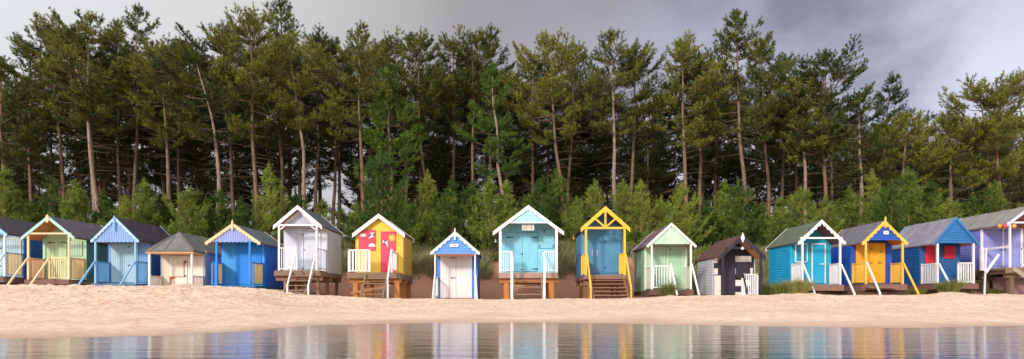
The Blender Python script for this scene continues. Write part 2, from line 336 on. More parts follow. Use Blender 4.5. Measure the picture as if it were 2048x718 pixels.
# ------------------------------------------------------------------ beach huts
WHITE = (238, 234, 230)
class Hut:
    def __init__(s, px0, px1, yg, label, Yf=28.5, Dp=1.1, D=2.4, ww=1.95):
        s.Yf, s.Dp, s.D = Yf, Dp, D
        s.xc = ((px0 + px1) / 2 - 1024) / FPX * Yf; s.hp = (px1 - px0) / 2 / FPX * Yf; s.hw_wall = ww / 2
        s.zg = T(s.xc, Yf - 0.2)
        s.root = empty("beach_hut", (s.xc, Yf, s.zg), label, "beach hut", "beach huts along the top of the sand")
    def x(s, px, d=0): return (px - 1024) / FPX * (s.Yf + d) - s.xc
    def z(s, py, d=0): return EYE + (HY - py) / FPX * (s.Yf + d) - s.zg
    # --- roof
    def gable(s, hw, ya, ye, col, roofmat, d=0.0, width=0.15, scallops=0, battens=0, lining=(196, 140, 90), finial=None, back_ext=0.15, th=0.05, drop=0.0, barge_back=None):
        s.rd = d; za, ze = s.z(ya, d), s.z(ye, d); s.za, s.ze, s.rhw = za, ze, hw; s.slope = (za - ze) / hw
        y0, y1 = d, s.Dp + s.D + back_ext
        ridge = [(-hw, ze), (0, za), (hw, ze), (hw, ze - th), (0, za - th), (-hw, ze - th)]
        mb = MB().prism([(-hw, ze), (0, za), (0, za - th), (-hw, ze - th)], y0, y1).prism([(0, za), (hw, ze), (hw, ze - th), (0, za - th)], y0, y1)
        n = battens
        for i in range(n):
            yy = y0 + (y1 - y0) * (i + 0.7) / (n + 0.4)
            for sg in (-1, 1):
                mb.beam((sg * 0.0, yy, za + 0.012), (sg * hw, yy, ze + 0.012), 0.045, 0.03)
        s.roof = mb.build("roof", roofmat, s.root)
        g = 0.004
        MB().prism([(-hw + .02, ze - th - g), (0, za - th - g), (0, za - th - g - .02), (-hw + .02, ze - th - g - .02)], y0 + .01, y1 - .01)\
            .prism([(0, za - th - g), (hw - .02, ze - th - g), (hw - .02, ze - th - g - .02), (0, za - th - g - .02)], y0 + .01, y1 - .01).build("roof_lining", timber(*lining), s.roof)
        cm = paint(*col)
        for yy0, yy1, sc in ((y0 - 0.035, y0 - 0.003, scallops), (y1 + 0.003, y1 + 0.03, 0)):
            for sg in (-1, 1):
                top = [(0, za + 0.02), (sg * (hw + .03), ze + 0.02 - .03 * s.slope)]
                bot = []
                N = max(sc, 0) * 8
                if N:
                    for i in range(N + 1):
                        t = 1 - i / N; ph = (i % 8) / 8
                        dep = width * (0.72 + 0.48 * abs(math.sin(math.pi * (i / 8))) )
                        bot.append((sg * hw * t, ze + (za - ze) * (1 - t) - dep))
                else:
                    bot = [(sg * (hw + .03), ze - .03 * s.slope - width), (0, za - width * 1.05)]
                mbb = MB()
                if N:
                    # as strips between the straight top and the scalloped bottom
                    pts = bot
                    for a, b in zip(pts[:-1], pts[1:]):
                        ta = (a[0], ze + (za - ze) * (1 - abs(a[0]) / hw) + .02); tb = (b[0], ze + (za - ze) * (1 - abs(b[0]) / hw) + .02)
                        q = [ta, tb, b, a] if sg > 0 else [tb, ta, a, b]
                        mbb.prism(q[::-1], yy0, yy1)
                    mbb.prism([(sg * hw, ze + .02), (sg * (hw + .05), ze + .0), (sg * (hw + .04), ze - width * .9), (sg * hw, ze - width * .8)][::(1 if sg < 0 else -1)], yy0, yy1)
                else:
                    mbb.prism((top + bot) if sg < 0 else (top + bot)[::-1], yy0, yy1)
                mbb.build("barge_board", cm, s.roof)
        if finial:
            kind, y_top, y_bot, fc = finial
            zt, zb = s.z(y_top, d), s.z(y_bot, d); mb = MB()
            if kind == 'diamond':
                mb.prism([(0, zb), (0.095, (zt + zb) / 2 - .02), (0, zt), (-0.095, (zt + zb) / 2 - .02)], y0 - .075, y0 - .04)
            elif kind == 'oval':
                mb.prism([(0.075 * math.cos(a * math.pi / 6), (zt + zb) / 2 + (zt - zb) / 2 * math.sin(a * math.pi / 6)) for a in range(12)], y0 - .075, y0 - .04)
            else:
                mb.box(-.035, .035, y0 - .085, y0 - .04, zb, zt - .12)
                mb.add([(-.035, y0 - .085, zt - .12), (.035, y0 - .085, zt - .12), (.035, y0 - .04, zt - .12), (-.035, y0 - .04, zt - .12), (0, y0 - .06, zt)],
                       [(0, 1, 4), (1, 2, 4), (2, 3, 4), (3, 0, 4), (0, 3, 2, 1)])
            mb.build("finial", paint(*fc), s.roof)
    def roof_z(s, x): return s.za - 0.08 - abs(x) * s.slope
    # --- boarded sheets
    def boards_v(s, mb, x0, x1, z0, ztop, y, pitch=0.11, gap=0.012, th=0.018):
        n = max(1, round((x1 - x0) / pitch)); w = (x1 - x0) / n
        for i in range(n):
            a, b = x0 + i * w + gap / 2, x0 + (i + 1) * w - gap / 2
            za, zb = ztop(a), ztop(b)
            if za <= z0 and zb <= z0: continue
            if a < 0 < b and callable(ztop): poly = [(a, z0), (b, z0), (b, max(zb, z0)), (0, ztop(0)), (a, max(za, z0))]
            else: poly = [(a, z0), (b, z0), (b, max(zb, z0 + .001)), (a, max(za, z0 + .001))]
            mb.prism(poly, y - th, y)
    def boards_h(s, mb, x0, x1, z0, z1, y, xlim=None, pitch=0.125, th=0.022):
        n = max(1, round((z1 - z0) / pitch)); h = (z1 - z0) / n
        for i in range(n):
            a, b = z0 + i * h, z0 + (i + 1) * h
            la, ra = (x0, x1); lb, rb = (x0, x1)
            if xlim:
                w = xlim(a); la, ra = max(x0, -w), min(x1, w); w = xlim(b); lb, rb = max(x0, -w), min(x1, w)
                if ra - la < .02: continue
                if rb < lb: lb = rb = 0
            mb.add([(la, y - th, a), (ra, y - th, a), (rb, y - .004, b), (lb, y - .004, b), (la, y, a), (ra, y, a), (rb, y, b), (lb, y, b)],
                   [(0, 1, 2, 3), (0, 4, 5, 1), (1, 5, 6, 2), (3, 2, 6, 7), (0, 3, 7, 4), (4, 7, 6, 5)])
    def walls(s, col, yfl, side=None, front='v', sides='h', lab=None, sidelab=None):
        zf = s.zf = s.z(yfl, 0); w = s.hw_wall; y = s.Dp
        mb = MB()
        poly = [(-w, zf), (w, zf), (w, s.roof_z(w)), (0, s.roof_z(0)), (-w, s.roof_z(w))]
        mb.prism(poly, y, y + .04)
        if front == 'v': s.boards_v(mb, -w, w, zf, s.roof_z, y)
        else:
            s.boards_h(mb, -w, w, zf, s.roof_z(w), y)
            s.boards_h(mb, -w, w, s.roof_z(w), s.roof_z(0), y, lambda z: (s.roof_z(0) - z) / s.slope)
        s.wall = mb.build("front_wall", paint(*col), s.root)
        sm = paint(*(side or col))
        for sg in (-1, 1):
            mb = MB(); zt = s.roof_z(w + .05)
            a, b = y - .022, y + s.D
            xi, xo = sg * (w + .001), sg * (w + .03)
            mb.box(min(xi, xo), max(xi, xo), a, b, zf - .05, zt)
            if sides == 'h':
                n = round((zt - zf + .05) / 0.13); h = (zt - zf + .05) / n
                for i in range(n):
                    z0 = zf - .05 + i * h; x1 = xo + sg * .026; x2 = xo + sg * .006
                    vs = [(xo, a, z0), (x1, a, z0), (x2, a, z0 + h), (xo, a, z0 + h), (xo, b, z0), (x1, b, z0), (x2, b, z0 + h), (xo, b, z0 + h)]
                    mb.add(vs, [(0, 1, 2, 3), (4, 7, 6, 5), (0, 4, 5, 1), (1, 5, 6, 2), (2, 6, 7, 3)])
            else:
                n = round((b - a) / 0.12); h = (b - a) / n
                for i in range(n):
                    x1 = xo + sg * .018; mb.box(min(xo, x1), max(xo, x1), a + i * h + .006, a + (i + 1) * h - .006, zf - .05, zt)
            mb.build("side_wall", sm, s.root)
        mb = MB().prism(poly, y + s.D - .03, y + s.D); s.boards_v(mb, -w, w, zf, s.roof_z, y + s.D + .018)
        mb.build("back_wall", sm, s.root)
    def corner(s, col):
        mb = MB()
        for sg in (-1, 1):
            x0 = sg * (s.hw_wall - .07); x1 = sg * (s.hw_wall + .034 + .03)
            mb.box(min(x0, x1), max(x0, x1), s.Dp - .055, s.Dp - .026, s.zf, s.roof_z(s.hw_wall) - .02)
        mb.build("corner_board", paint(*col), s.root)
    # --- gable front panel
    def infill(s, col, yb, d=0.02, style='v', scallop=False):
        zb = s.z(yb, s.rd); mb = MB(); hw = (s.roof_z(0) - zb) / s.slope
        zt = s.roof_z(0)
        mb.prism([(-hw, zb), (hw, zb), (0, zt)], s.rd + d + .02, s.rd + d + .04)
        if style == 'v': s.boards_v(mb, -hw, hw, zb, s.roof_z, s.rd + d + .02)
        else: s.boards_h(mb, -hw, hw, zb, zt, s.rd + d + .02, lambda z: (zt - z) / s.slope)
        if scallop:
            n = 11; w = 2 * hw / n
            for i in range(n):
                xa = -hw + i * w; poly = [(xa + w, zb)] + [(xa + w / 2 + w / 2 * math.cos(t * math.pi / 6), zb - .06 * math.sin(t * math.pi / 6)) for t in range(1, 6)] + [(xa, zb)]
                mb.prism(poly[::-1], s.rd + d, s.rd + d + .02)
        return mb.build("gable_panel", paint(*col), s.root)
    # --- porch frame
    def posts(s, col, ytop, ybot, size=.08, beam=None, beamcol=None, both=True):
        zt, zb = s.z(ytop), s.z(ybot)
        for sg in ((-1, 1) if both else (both,)):
            zt2 = min(zt, s.roof_z(s.hp) - .01) if beam is None else zt
            MB().box(sg * s.hp - size / 2, sg * s.hp + size / 2, .0, size, zb, zt2).build("porch_post", paint(*col), s.root)
        if beam is not None:
            zz = s.z(beam); MB().box(-s.hp - .1, s.hp + .1, -.012, size + .012, zz - .035, zz + .04).build("cross_beam", paint(*(beamcol or col)), s.root)
    def rail_run(s, p, q, z0, z1, col, pickets=None, pitch=.1, pw=.035, cap=None, name="railing", solid=False):
        p = Vector(p); q = Vector(q); L = (q - p).length; n = max(2, round(L / pitch)); mb = MB(); u = (q - p) / L
        z_off = .03
        mb.beam((p.x, p.y, z1), (q.x, q.y, z1), .06, .05); mb.beam((p.x, p.y, z0 + .05), (q.x, q.y, z0 + .05), .05, .045)
        for e in (p + u * .03, q - u * .03): mb.box(e.x - .03, e.x + .03, e.y - .03, e.y + .03, z0, z1 + .05)
        o = mb.build(name, paint(*col), s.root); mb = MB()
        for i in range(n):
            c = p + u * (L * (i + .5) / n)
            a = c - u * pw / 2; b = c + u * pw / 2
            if solid: a = p + u * (L * i / n + .003); b = p + u * (L * (i + 1) / n - .003)
            nrm = Vector((-u.y, u.x)) * .011
            vs = [(v.x, v.y, zz) for zz in (z0 + .08, z1 - .03) for v in (a - nrm, b - nrm, b + nrm, a + nrm)]
            mb.add(vs, [(0, 3, 2, 1), (4, 5, 6, 7), (0, 1, 5, 4), (1, 2, 6, 5), (2, 3, 7, 6), (3, 0, 4, 7)])
        mb.build("balusters", paint(*(pickets or col)), o)
        return o
    def rail_front(s, xa, xb, yt, yb, col, pickets=None, d=0.04, **k):
        return s.rail_run((s.x(xa, d), d), (s.x(xb, d), d), s.z(yb, d), s.z(yt, d), col, pickets, **k)
    def rail_side(s, sg, yt, yb, col, pickets=None, y0=.1, **k):
        x = sg * s.hp; return s.rail_run((x, y0), (x + sg * max(0, s.hw_wall - s.hp - .03), s.Dp - .06), s.z(yb), s.z(yt), col, pickets, **k)
    def handrail(s, x, ztop, yend, zend, col, newel=True, w=.07, y0=-.02):
        z_g = -0.12
        mb = MB().beam((x, y0, ztop), (x, yend, zend), w * .8, w)
        if newel: mb.box(x - .035, x + .035, yend - .0, yend + .07, z_g, zend + .05)
        mb.build("handrail", paint(*col), s.root)
    # --- base
    def deck(s, col, yfl, thick=.2, xl=None, xr=None, y0=-.06, full=True):
        zf = s.z(yfl); xl = -s.hw_wall - .04 if xl is None else xl; xr = s.hw_wall + .04 if xr is None else xr
        mb = MB()
        n = 8; dd = (s.Dp - y0 - .03) / n
        for i in range(n): mb.box(xl, xr, y0 + i * dd + .004, y0 + (i + 1) * dd - .004, zf - .035, zf)
        mb.box(xl + .01, xr - .01, y0 + .03, s.Dp - .03, zf - .10, zf - .038)
        mb.box(xl, xr, y0 - .028, y0, zf - thick, zf - .002)
        s.dk = mb.build("deck", timber(*col), s.root)
        if full:
            w = s.hw_wall
            m2 = MB()
            m2.box(-w - .03, w + .03, s.Dp - .02, s.Dp + s.D, zf - .25, zf - .055)
            for sg in (-1, 1): m2.box(sg * (w + .05) - .03, sg * (w + .05) + .03, y0 + .01, s.Dp + s.D + .02, zf - thick - .02, zf - .06)
            m2.build("floor_frame", timber(*col), s.root)
    def stilts(s, col, yfl, beamcol=None, brace=False, post=.15, xs_=None):
        zf = s.z(yfl)
        for yy in (.12, 1.6, 3.2):
            for xx in (xs_ or (-s.hw_wall + .2, s.hw_wall - .1)):
                MB().box(xx - post / 2, xx + post / 2, yy, yy + post, -.4, zf - .26).build("stilt", timber(*col), s.root)
            MB().box(-s.hw_wall - .05, s.hw_wall + .1, yy + .0 - .01, yy + post + .01, zf - .48, zf - .26).build("cross_bearer", timber(*(beamcol or col)), s.root)
        if brace: MB().beam((-s.hw_wall + .0, .08, .25), (0.75, .08, .62), .04, .12).build("brace", timber(*(beamcol or col)), s.root)
    def stairs(s, xa, xb, yfl, n, yend, col, strcol=None, tread=.22, closed=False):
        zf = s.z(yfl); top = zf - .12; za = 0.0; mb = MB()
        for xx in (xa, xb): MB().beam((xx, -.06, top + .02), (xx, yend, za - .02), .045, .14).build("stair_stringer", timber(*(strcol or col)), s.root)
        for i in range(n):
            t = (i + .8) / (n + .5); yy = -.06 + (yend + .06) * t; zz = top + (za - top) * t
            mb = MB().box(xa + .02, xb - .02, yy - tread / 2, yy + tread / 2, zz, zz + .035)
            if closed: mb.box(xa + .02, xb - .02, yy + tread / 2 - .02, yy + tread / 2, zz - .08, zz - .002)
            mb.build("stair_tread", timber(*col), s.root)
    # --- doors and hatches on the front wall
    def door(s, xa, ya, xb, yb, col, frame=None, name="door", hinges=(), style='v', proud=.03, pitch=.11, wear=.5, ledges=True, hc=BLACK, split=None):
        d = s.Dp; x0, x1, z0, z1 = s.x(xa, d), s.x(xb, d), s.z(yb, d), s.z(ya, d); y = d - .026
        mb = MB().box(x0, x1, y - proud + .008, y, z0, z1)
        y2 = y - proud + .008
        zs = [z0, z1] if split is None else [z0, s.z(split, d), z1]
        for a, b in zip(zs[:-1], zs[1:]):
            if style == 'v': s.boards_v(mb, x0, x1, a + .005, lambda x: b - .005, y2, pitch, .012, .014)
            else: s.boards_h(mb, x0, x1, a, b, y2, None, pitch)
        o = mb.build(name, paint(*col, wear), s.root)
        if frame:
            w = .05; f = MB(); y3 = y - proud - .02
            f.box(x0 - w, x0 + .0, y3, y, z0, z1 + w).box(x1, x1 + w, y3, y, z0, z1 + w).box(x0, x1, y3, y, z1, z1 + w)
            if name != "door": f.box(x0, x1, y3, y, z0 - w, z0)
            f.build("door_frame" if name == "door" else "window_frame", paint(*frame), o)
        for hx, hy, L in hinges:
            hxx, hz = s.x(hx, d), s.z(hy, d); y4 = y2 - .016
            if L == 0: MB().box(hxx - .035, hxx + .035, y4 - .03, y4, hz - .03, hz + .03).build("lock", hc, o)
            else:
                a, b = sorted((hxx, hxx + L)); MB().prism([(hxx, hz - .035), (hxx + L, hz - .010), (hxx + L, hz + .010), (hxx, hz + .035)][::(1 if L > 0 else -1)], y4 - .012, y4).build("hinge", hc, o)
        return o
    def trim(s, xa, ya, xb, yb, col, d=None, proud=.055, name="trim", th=.02, parent=None):
        d = s.Dp if d is None else d; x0, x1, z0, z1 = s.x(xa, d), s.x(xb, d), s.z(yb, d), s.z(ya, d)
        return MB().box(min(x0, x1), max(x0, x1), d - proud - th, d - proud, z0, z1).build(name, paint(*col), parent or s.root)

def text(s, parent, body, px, py, size, mat, y):
    cu = bpy.data.curves.new("lettering", 'FONT'); cu.body = body; cu.size = size; cu.extrude = .003; cu.materials.append(mat)
    o = bpy.data.objects.new("lettering_curve", cu); COL.objects.link(o); bpy.context.view_layer.update()
    me = bpy.data.meshes.new_from_object(o.evaluated_get(bpy.context.evaluated_depsgraph_get())); bpy.data.objects.remove(o)
    o = bpy.data.objects.new("lettering", me); COL.objects.link(o); o.parent = parent
    o.location = (s.x(px, s.Dp), y, s.z(py, s.Dp)); o.rotation_euler = (R(90), 0, 0); return o

TAN = (236, 196, 142)
WEATHER = (138, 112, 92)
DARKWOOD = (112, 84, 70)
ORANGEWOOD = (200, 128, 66)

# 1 pale blue hut cut by the left edge
h = Hut(-84, 8.5, 568, "pale blue hut with a tan slatted side rail, cut off by the picture's left edge", ww=2.25)
h.gable(1.2, 428, 467, (150, 200, 235), felt(74, 68, 78), width=.15, scallops=7)
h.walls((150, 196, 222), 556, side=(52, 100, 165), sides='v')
h.posts((214, 226, 236), 466, 556, beam=468, beamcol=(110, 150, 200))
h.door(-40, 478, 42, 552, (182, 210, 218), frame=(222, 220, 205), hinges=((1, 497, .12), (1, 532, .12)))
h.rail_side(1, 505, 551, (150, 190, 225), pickets=(232, 196, 130), pw=.045, pitch=.085)
h.deck((120, 96, 92), 553, .28)
for px in (8.5, -40): h.handrail(h.x(px), h.z(508), -1.1, .02, (205, 222, 238), newel=False)

# 2 pale green
h = Hut(55.5, 137, 568, "pale green hut with cream porch posts and tan slatted rails, second hut from the left", ww=2.02)
h.gable(1.24, 432, 474, (176, 216, 205), felt(98, 92, 98), width=.14, battens=7, lining=(214, 142, 84), finial=('oval', 429, 446, (240, 205, 160)))
h.walls((186, 212, 168), 558, side=(92, 140, 128), front='h')  # dark green sides: the neighbouring hut's shade is put into the colour
h.corner((170, 214, 180))
h.posts((246, 210, 166), 468, 560, beam=467)
h.door(95, 485, 135, 556, (184, 208, 164), hinges=((97, 486, .38), (135, 486, -.30), (127, 525, 0)), pitch=.2)
h.door(141, 482, 166, 512, (178, 208, 178), name="shutter", pitch=.12)
h.rail_side(-1, 516, 558, (238, 190, 140), pickets=(238, 186, 136), pitch=.08)
h.rail_side(1, 516, 558, (234, 184, 124), pickets=(230, 180, 124), pitch=.08)
h.rail_front(98, 137, 515, 558, (246, 214, 160))
h.deck((130, 96, 88), 559, .24)
h.handrail(h.x(55.5), h.z(517), -1.15, .04, (246, 212, 164), newel=False); h.handrail(h.x(99), h.z(516), -1.15, .04, (246, 216, 170), newel=False)

# 3 blue with scalloped gable
h = Hut(190, 270, 568, "blue hut with pale doors, lilac gable and light blue wavy barge boards", ww=2.05)
h.gable(1.10, 434, 480, (168, 204, 236), felt(64, 56, 66), width=.14, scallops=7, finial=('spike', 430, 462, (128, 176, 222)))
h.infill((132, 166, 220), 482, scallop=True)
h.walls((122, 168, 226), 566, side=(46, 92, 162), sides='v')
h.posts((134, 186, 226), 482, 567)
h.door(224, 487, 277, 565, (170, 206, 220), hinges=((258, 494, .12), (258, 531, .14)), split=None)
h.rail_side(-1, 523, 566, (96, 160, 208), pitch=.085); h.rail_side(1, 523, 566, (96, 160, 208), pitch=.085)
h.deck((96, 120, 150), 567, .12)
for px in (190, 270): h.handrail(h.x(px), h.z(523), -1.1, .03, (128, 182, 224), newel=False)
# 4 cream with hipped roof
h = Hut(298, 383, 572, "low cream hut with rust-stained doors, hipped grey roof and a heart on the door", ww=2.12)
h.Dp = 1.1; hw = 1.16
ze = h.z(501); za = EYE + (HY - 464) / FPX * 29.2 - h.zg; zr = EYE + (HY - 477) / FPX * 31.4 - h.zg
h.za, h.ze, h.rhw, h.slope, h.rd = za, ze, hw, (za - ze) / hw, 0
rv = [(-hw, -.1, ze), (hw, -.1, ze), (0, .75, za), (0, 3.75, za), (-hw, 3.75, ze), (hw, 3.75, ze)]
rf = [(0, 1, 2), (1, 5, 3, 2), (0, 2, 3, 4), (4, 3, 5)]
mb = MB().add(rv + [(x, y, z - .05) for x, y, z in rv], rf + [tuple(i + 6 for i in f[::-1]) for f in rf] + [(0, 6, 7, 1), (1, 7, 11, 5), (5, 11, 10, 4), (4, 10, 6, 0)])
mb.beam((0, .75, za + .01), (hw, -.1, ze + .01), .06, .035).beam((0, .75, za + .01), (-hw, -.1, ze + .01), .06, .035)
for t in (-.38, .02): mb.beam((t * .3 - .1, .58, ze + (za - ze) * .80 + .01), (t * 1.6 - .25, -.1, ze + .012), .05, .03)
for yy in (1.5, 2.2, 2.9, 3.5):
    for sg in (-1, 1): mb.beam((0, yy, za + .012), (sg * hw, yy, ze + .012), .045, .03)
h.roof = mb.build("roof", felt(112, 112, 108), h.root)
MB().box(-hw + .03, hw - .03, -.07, 1.05, ze - .14, ze - .055).build("fascia", timber(222, 168, 122), h.root)
h.roof_z = lambda x: min(za - .08 - abs(x) * (za - ze) / hw, ze - .02)
h.walls((240, 222, 198), 576, side=(150, 172, 206), sides='v')
h.posts((240, 238, 240), 503, 576)
h.trim(330, 502, 414, 510, (222, 170, 126), proud=.03, name="name_board")
text(h, h.root, "BEACH HUT", 356, 508.0, .15, plain(120, 62, 40), h.Dp - .0565)
h.door(341, 512, 375.5, 576, (246, 234, 216), pitch=.12, wear=1.0, hinges=((372, 552, 0),))
h.door(376.5, 512, 407, 576, (246, 232, 212), pitch=.12, wear=1.0)
rust = plain(196, 96, 40, .9)
mbr = MB(); d = h.Dp
def hz(px, py): return (h.x(px, d), h.z(py, d))
mbr.prism([hz(341, 560), hz(350, 556), hz(353, 555), hz(352, 554), hz(341, 553)][::-1], d - .098, d - .095)
mbr.prism([hz(341.5, 575), hz(343.5, 566), hz(345, 558), hz(341.5, 557)][::-1], d - .1015, d - .0985)
mbr.build("rust_stain", rust, h.root)
ht = MB(); c = hz(372, 524.5)
pts = [(c[0] + .0052 * 16 * math.sin(t) ** 3, c[1] + .0052 * (13 * math.cos(t) - 5 * math.cos(2 * t) - 2 * math.cos(3 * t) - math.cos(4 * t))) for t in [i * math.pi / 10 for i in range(20)]]
ht.prism(pts[::-1], d - .098, d - .08).build("heart_ornament", plain(150, 62, 40), h.root)
h.trim(341, 553, 371, 554, (190, 130, 90), proud=.08); h.trim(369, 520, 370, 553, (200, 150, 110), proud=.08)
h.rail_side(-1, 552, 578, (226, 206, 196), pitch=.09); h.rail_side(1, 552, 580, (214, 202, 196), pitch=.09)

# 5 bright blue with tan barge
h = Hut(432.5, 499, 570, "bright blue hut with cream wavy barge boards and tan slatted porch panels", ww=2.08)
h.gable(1.27, 447, 484, (240, 204, 158), felt(100, 108, 112), width=.15, scallops=9, finial=('spike', 439, 461, (240, 206, 164)), back_ext=.1)
h.infill((146, 160, 216), 482, scallop=True)
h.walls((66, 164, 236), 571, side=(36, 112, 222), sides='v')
h.posts((36, 132, 220), 482, 571)
h.door(472, 488, 523, 569, (36, 142, 236), hinges=((496, 491, .1),))
for sg in (-1, 1): h.rail_side(sg, 525, 570, (30, 128, 216), pickets=(240, 206, 150), pitch=.08, pw=.055)
h.rail_front(423, 432, 525, 570, (30, 128, 216), pickets=(220, 228, 225)); h.rail_front(499.5, 508, 525, 570, (30, 128, 216), pickets=(220, 228, 225))
h.deck((60, 110, 160), 571, .1, xl=-1.1, xr=1.1)
MB().box(-.80, .62, -.42, -.1, -.06, .05).build("front_step", timber(150, 112, 84), h.root)

# 6 white raised
RLAV = (216, 220, 234)
h = Hut(557.5, 633, 592, "white hut raised on timber stilts with a lavender front and white handrails beside its steps", ww=2.06)
h.gable(1.13, 411, 451, (240, 232, 226), felt(88, 96, 100), width=.17, back_ext=.12)
h.infill((196, 200, 216), 446, d=.35)
mb = MB()
for sg in (-1, 1):
    mb.beam((sg * .02, .30, h.za - .26), (sg * .86, .30, h.za - .26 - .84 * h.slope), .04, .12)
    mb.beam((sg * .84, .03, h.z(459)), (sg * .62, .03, h.z(452)), .05, .05)
mb.prism([(-.1, h.za - .3), (.1, h.za - .3), (.05, h.za - .42), (0, h.za - .36), (-.05, h.za - .42)][::-1], .27, .30)
mb.build("gable_bracket", paint(232, 224, 224), h.root)
h.posts((236, 236, 242), 452, 541, beam=450)
h.walls(RLAV, 541, side=(200, 204, 214), sides='v')
h.door(572, 458, 607.5, 539, (214, 219, 236), hinges=((606, 470, 0), (606, 537, 0)), hc=plain(150, 110, 70)); h.door(608.5, 458, 642, 539, (214, 219, 236), hinges=((609, 500, 0),), hc=plain(150, 120, 90))
h.rail_front(557, 595, 496, 540, WHITE); h.rail_side(1, 497, 538, (206, 216, 236), pitch=.4)
h.deck(WEATHER, 541, .25); h.stilts((150, 112, 84), 541, xs_=(-.65, .9), post=.13)
h.stairs(h.x(586), h.x(628), 541, 4, -1.25, (164, 132, 104))
h.handrail(h.x(594), h.z(496), -1.25, .35, WHITE); h.handrail(h.x(634), h.z(496), -1.25, .35, WHITE)

# 7 yellow and pink
h = Hut(703, 795, 597, "yellow hut with a pink door and pink shutter painted with kites, clouds and a flower", ww=2.28)
h.hp = 1.09
h.xc0 = h.xc
d = h.Dp - .22
h.gable(1.26, 428, 467, (238, 230, 220), felt(110, 84, 70), d=d, width=.19)
h.walls((250, 206, 78), 545, side=(214, 172, 74), sides='v')  # ochre sides: the front's yellow with side shade painted in
PINK = (236, 74, 98)
def flat(parent, poly, col, yy, name): MB().prism(poly, yy - .004, yy).build(name, plain(*col), parent)
dd = h.Dp
sh = h.door(718, 460, 752, 501, PINK, name="shutter", pitch=.5, split=478, hinges=())
do = h.door(762, 463, 792, 544, PINK, pitch=.5, split=500)
fy = dd - .026 - .03 + .008 - .0145
q = lambda px, py: (h.x(px, dd), h.z(py, dd))
def poly_px(parent, pts, col, name, lift=0.0):
    P = [q(*p_) for p_ in pts]
    A = sum(P[i][0] * P[(i + 1) % len(P)][1] - P[(i + 1) % len(P)][0] * P[i][1] for i in range(len(P)))
    if A > 0: P = P[::-1]
    flat(parent, P[::-1], col, fy - .003 - lift, name)
for cx, cy in ((725.8, 473), (744.6, 493.5)):
    poly_px(sh, [(cx - 7, cy)] + [(cx + 7 * math.cos(math.pi - a * math.pi / 8), cy - 6.5 * math.sin(a * math.pi / 8)) for a in range(1, 8)] + [(cx + 7, cy)], (240, 232, 228), "painted_cloud")
kc = (744.2, 470)
K1 = [(740, 466), (750.5, 465.5), (749.5, 473.5), (736.8, 477)]
for a, b, c_ in ((K1[0], K1[1], (238, 232, 240)), (K1[1], K1[2], (66, 62, 110)), (K1[2], K1[3], (238, 232, 240)), (K1[3], K1[0], (66, 62, 110))): poly_px(sh, [a, b, kc], c_, "painted_kite")
kc = (770, 485)
K2 = [(765, 482.5), (771.5, 479.5), (775.5, 482), (776.5, 494)]
K2 = [(765.2, 486), (767.5, 479.5), (775, 481), (776.5, 494)]
for a, b, c_ in ((K2[0], K2[1], (238, 232, 240)), (K2[1], K2[2], (66, 62, 110)), (K2[2], K2[3], (238, 232, 240)), (K2[3], K2[0], (66, 62, 110))): poly_px(do, [a, b, kc], c_, "painted_kite")
fc = (784.5, 476); fl = MB()
for k in range(8):
    a = k * math.pi / 4 + .2
    pts = [(fc[0] + 3.2 * math.cos(a - .28), fc[1] + 3.2 * math.sin(a - .28)), (fc[0] + 7.2 * math.cos(a - .2), fc[1] + 7.2 * math.sin(a - .2)), (fc[0] + 7.2 * math.cos(a + .2), fc[1] + 7.2 * math.sin(a + .2)), (fc[0] + 3.2 * math.cos(a + .28), fc[1] + 3.2 * math.sin(a + .28))]
    fl.prism([q(*p_) for p_ in pts], fy - .007, fy - .003)
fl.prism([q(fc[0] + 3.4 * math.cos(a * math.pi / 6), fc[1] + 3.4 * math.sin(a * math.pi / 6)) for a in range(12)], fy - .0075, fy - .0035)
fl.build("painted_flower", plain(252, 196, 70), do)
mk = MB()
for k, (a, b) in enumerate(((710, 461), (712, 459.6), (715, 457.4))): mk.prism([(h.x(a, d), h.z(b + 1.6, d)), (h.x(a + 1.3, d), h.z(b + .6, d)), (h.x(a + 1.3, d), h.z(b - 1.2, d)), (h.x(a, d), h.z(b - .2, d))][::-1], d - .042, d - .037)
mk.build("painted_mark", plain(110, 100, 96), h.root)
h.rail_front(696, 741, 500, 544, WHITE, pitch=.145, pw=.085); h.hp = h.x(783, 0)
h.rail_run((h.hp, .1), (h.hp + .03, h.Dp - .06), h.z(541), h.z(502), WHITE, pitch=.1)
MB().box(h.hp - .04, h.hp + .04, 0, .08, h.z(545), h.z(498)).build("porch_post", paint(*WHITE), h.root)
h.deck(WEATHER, 545, .28, xl=h.x(695), xr=h.x(797)); h.stilts(ORANGEWOOD, 545, brace=True, post=.22, beamcol=(176, 120, 72))
h.stairs(h.x(733), h.x(776), 545, 4, -1.2, (150, 128, 104)); h.handrail(h.x(783), h.z(500), -.9, h.z(562), WHITE, w=.085)

# 8 small blue with white doors
h = Hut(870, 950, 598, "small ground-level blue hut with big white double doors and white wavy barge boards", ww=1.93)
h.gable(1.13, 463, 504, (238, 230, 224), felt(86, 78, 84), width=.15, scallops=6, finial=('spike', 455, 480, (238, 230, 226)))
gp = h.infill((96, 150, 224), 508, style='h')
h.trim(900, 488, 917, 494, (236, 222, 226), d=0.02, proud=.035, name="name_plate", parent=gp)
h.trim(904, 490, 913, 492, (186, 170, 180), d=0.02, proud=.058, name="name_plate_lines", parent=gp, th=.004)
MB().box(-.93, .93, -.02, .1, h.z(512), h.z(508)).build("lintel", timber(150, 96, 70), h.root)
h.walls((84, 142, 220), 597, side=(90, 130, 196), front='h')
h.posts((240, 236, 236), 508, 599, size=.06)
h.door(881, 511, 912, 596, (236, 228, 226), hinges=((901, 516, .28), (902, 556, .26)), hc=plain(130, 84, 60), wear=.8, pitch=.14); h.door(912.6, 511, 944, 596, (238, 230, 228), wear=.8, pitch=.14)
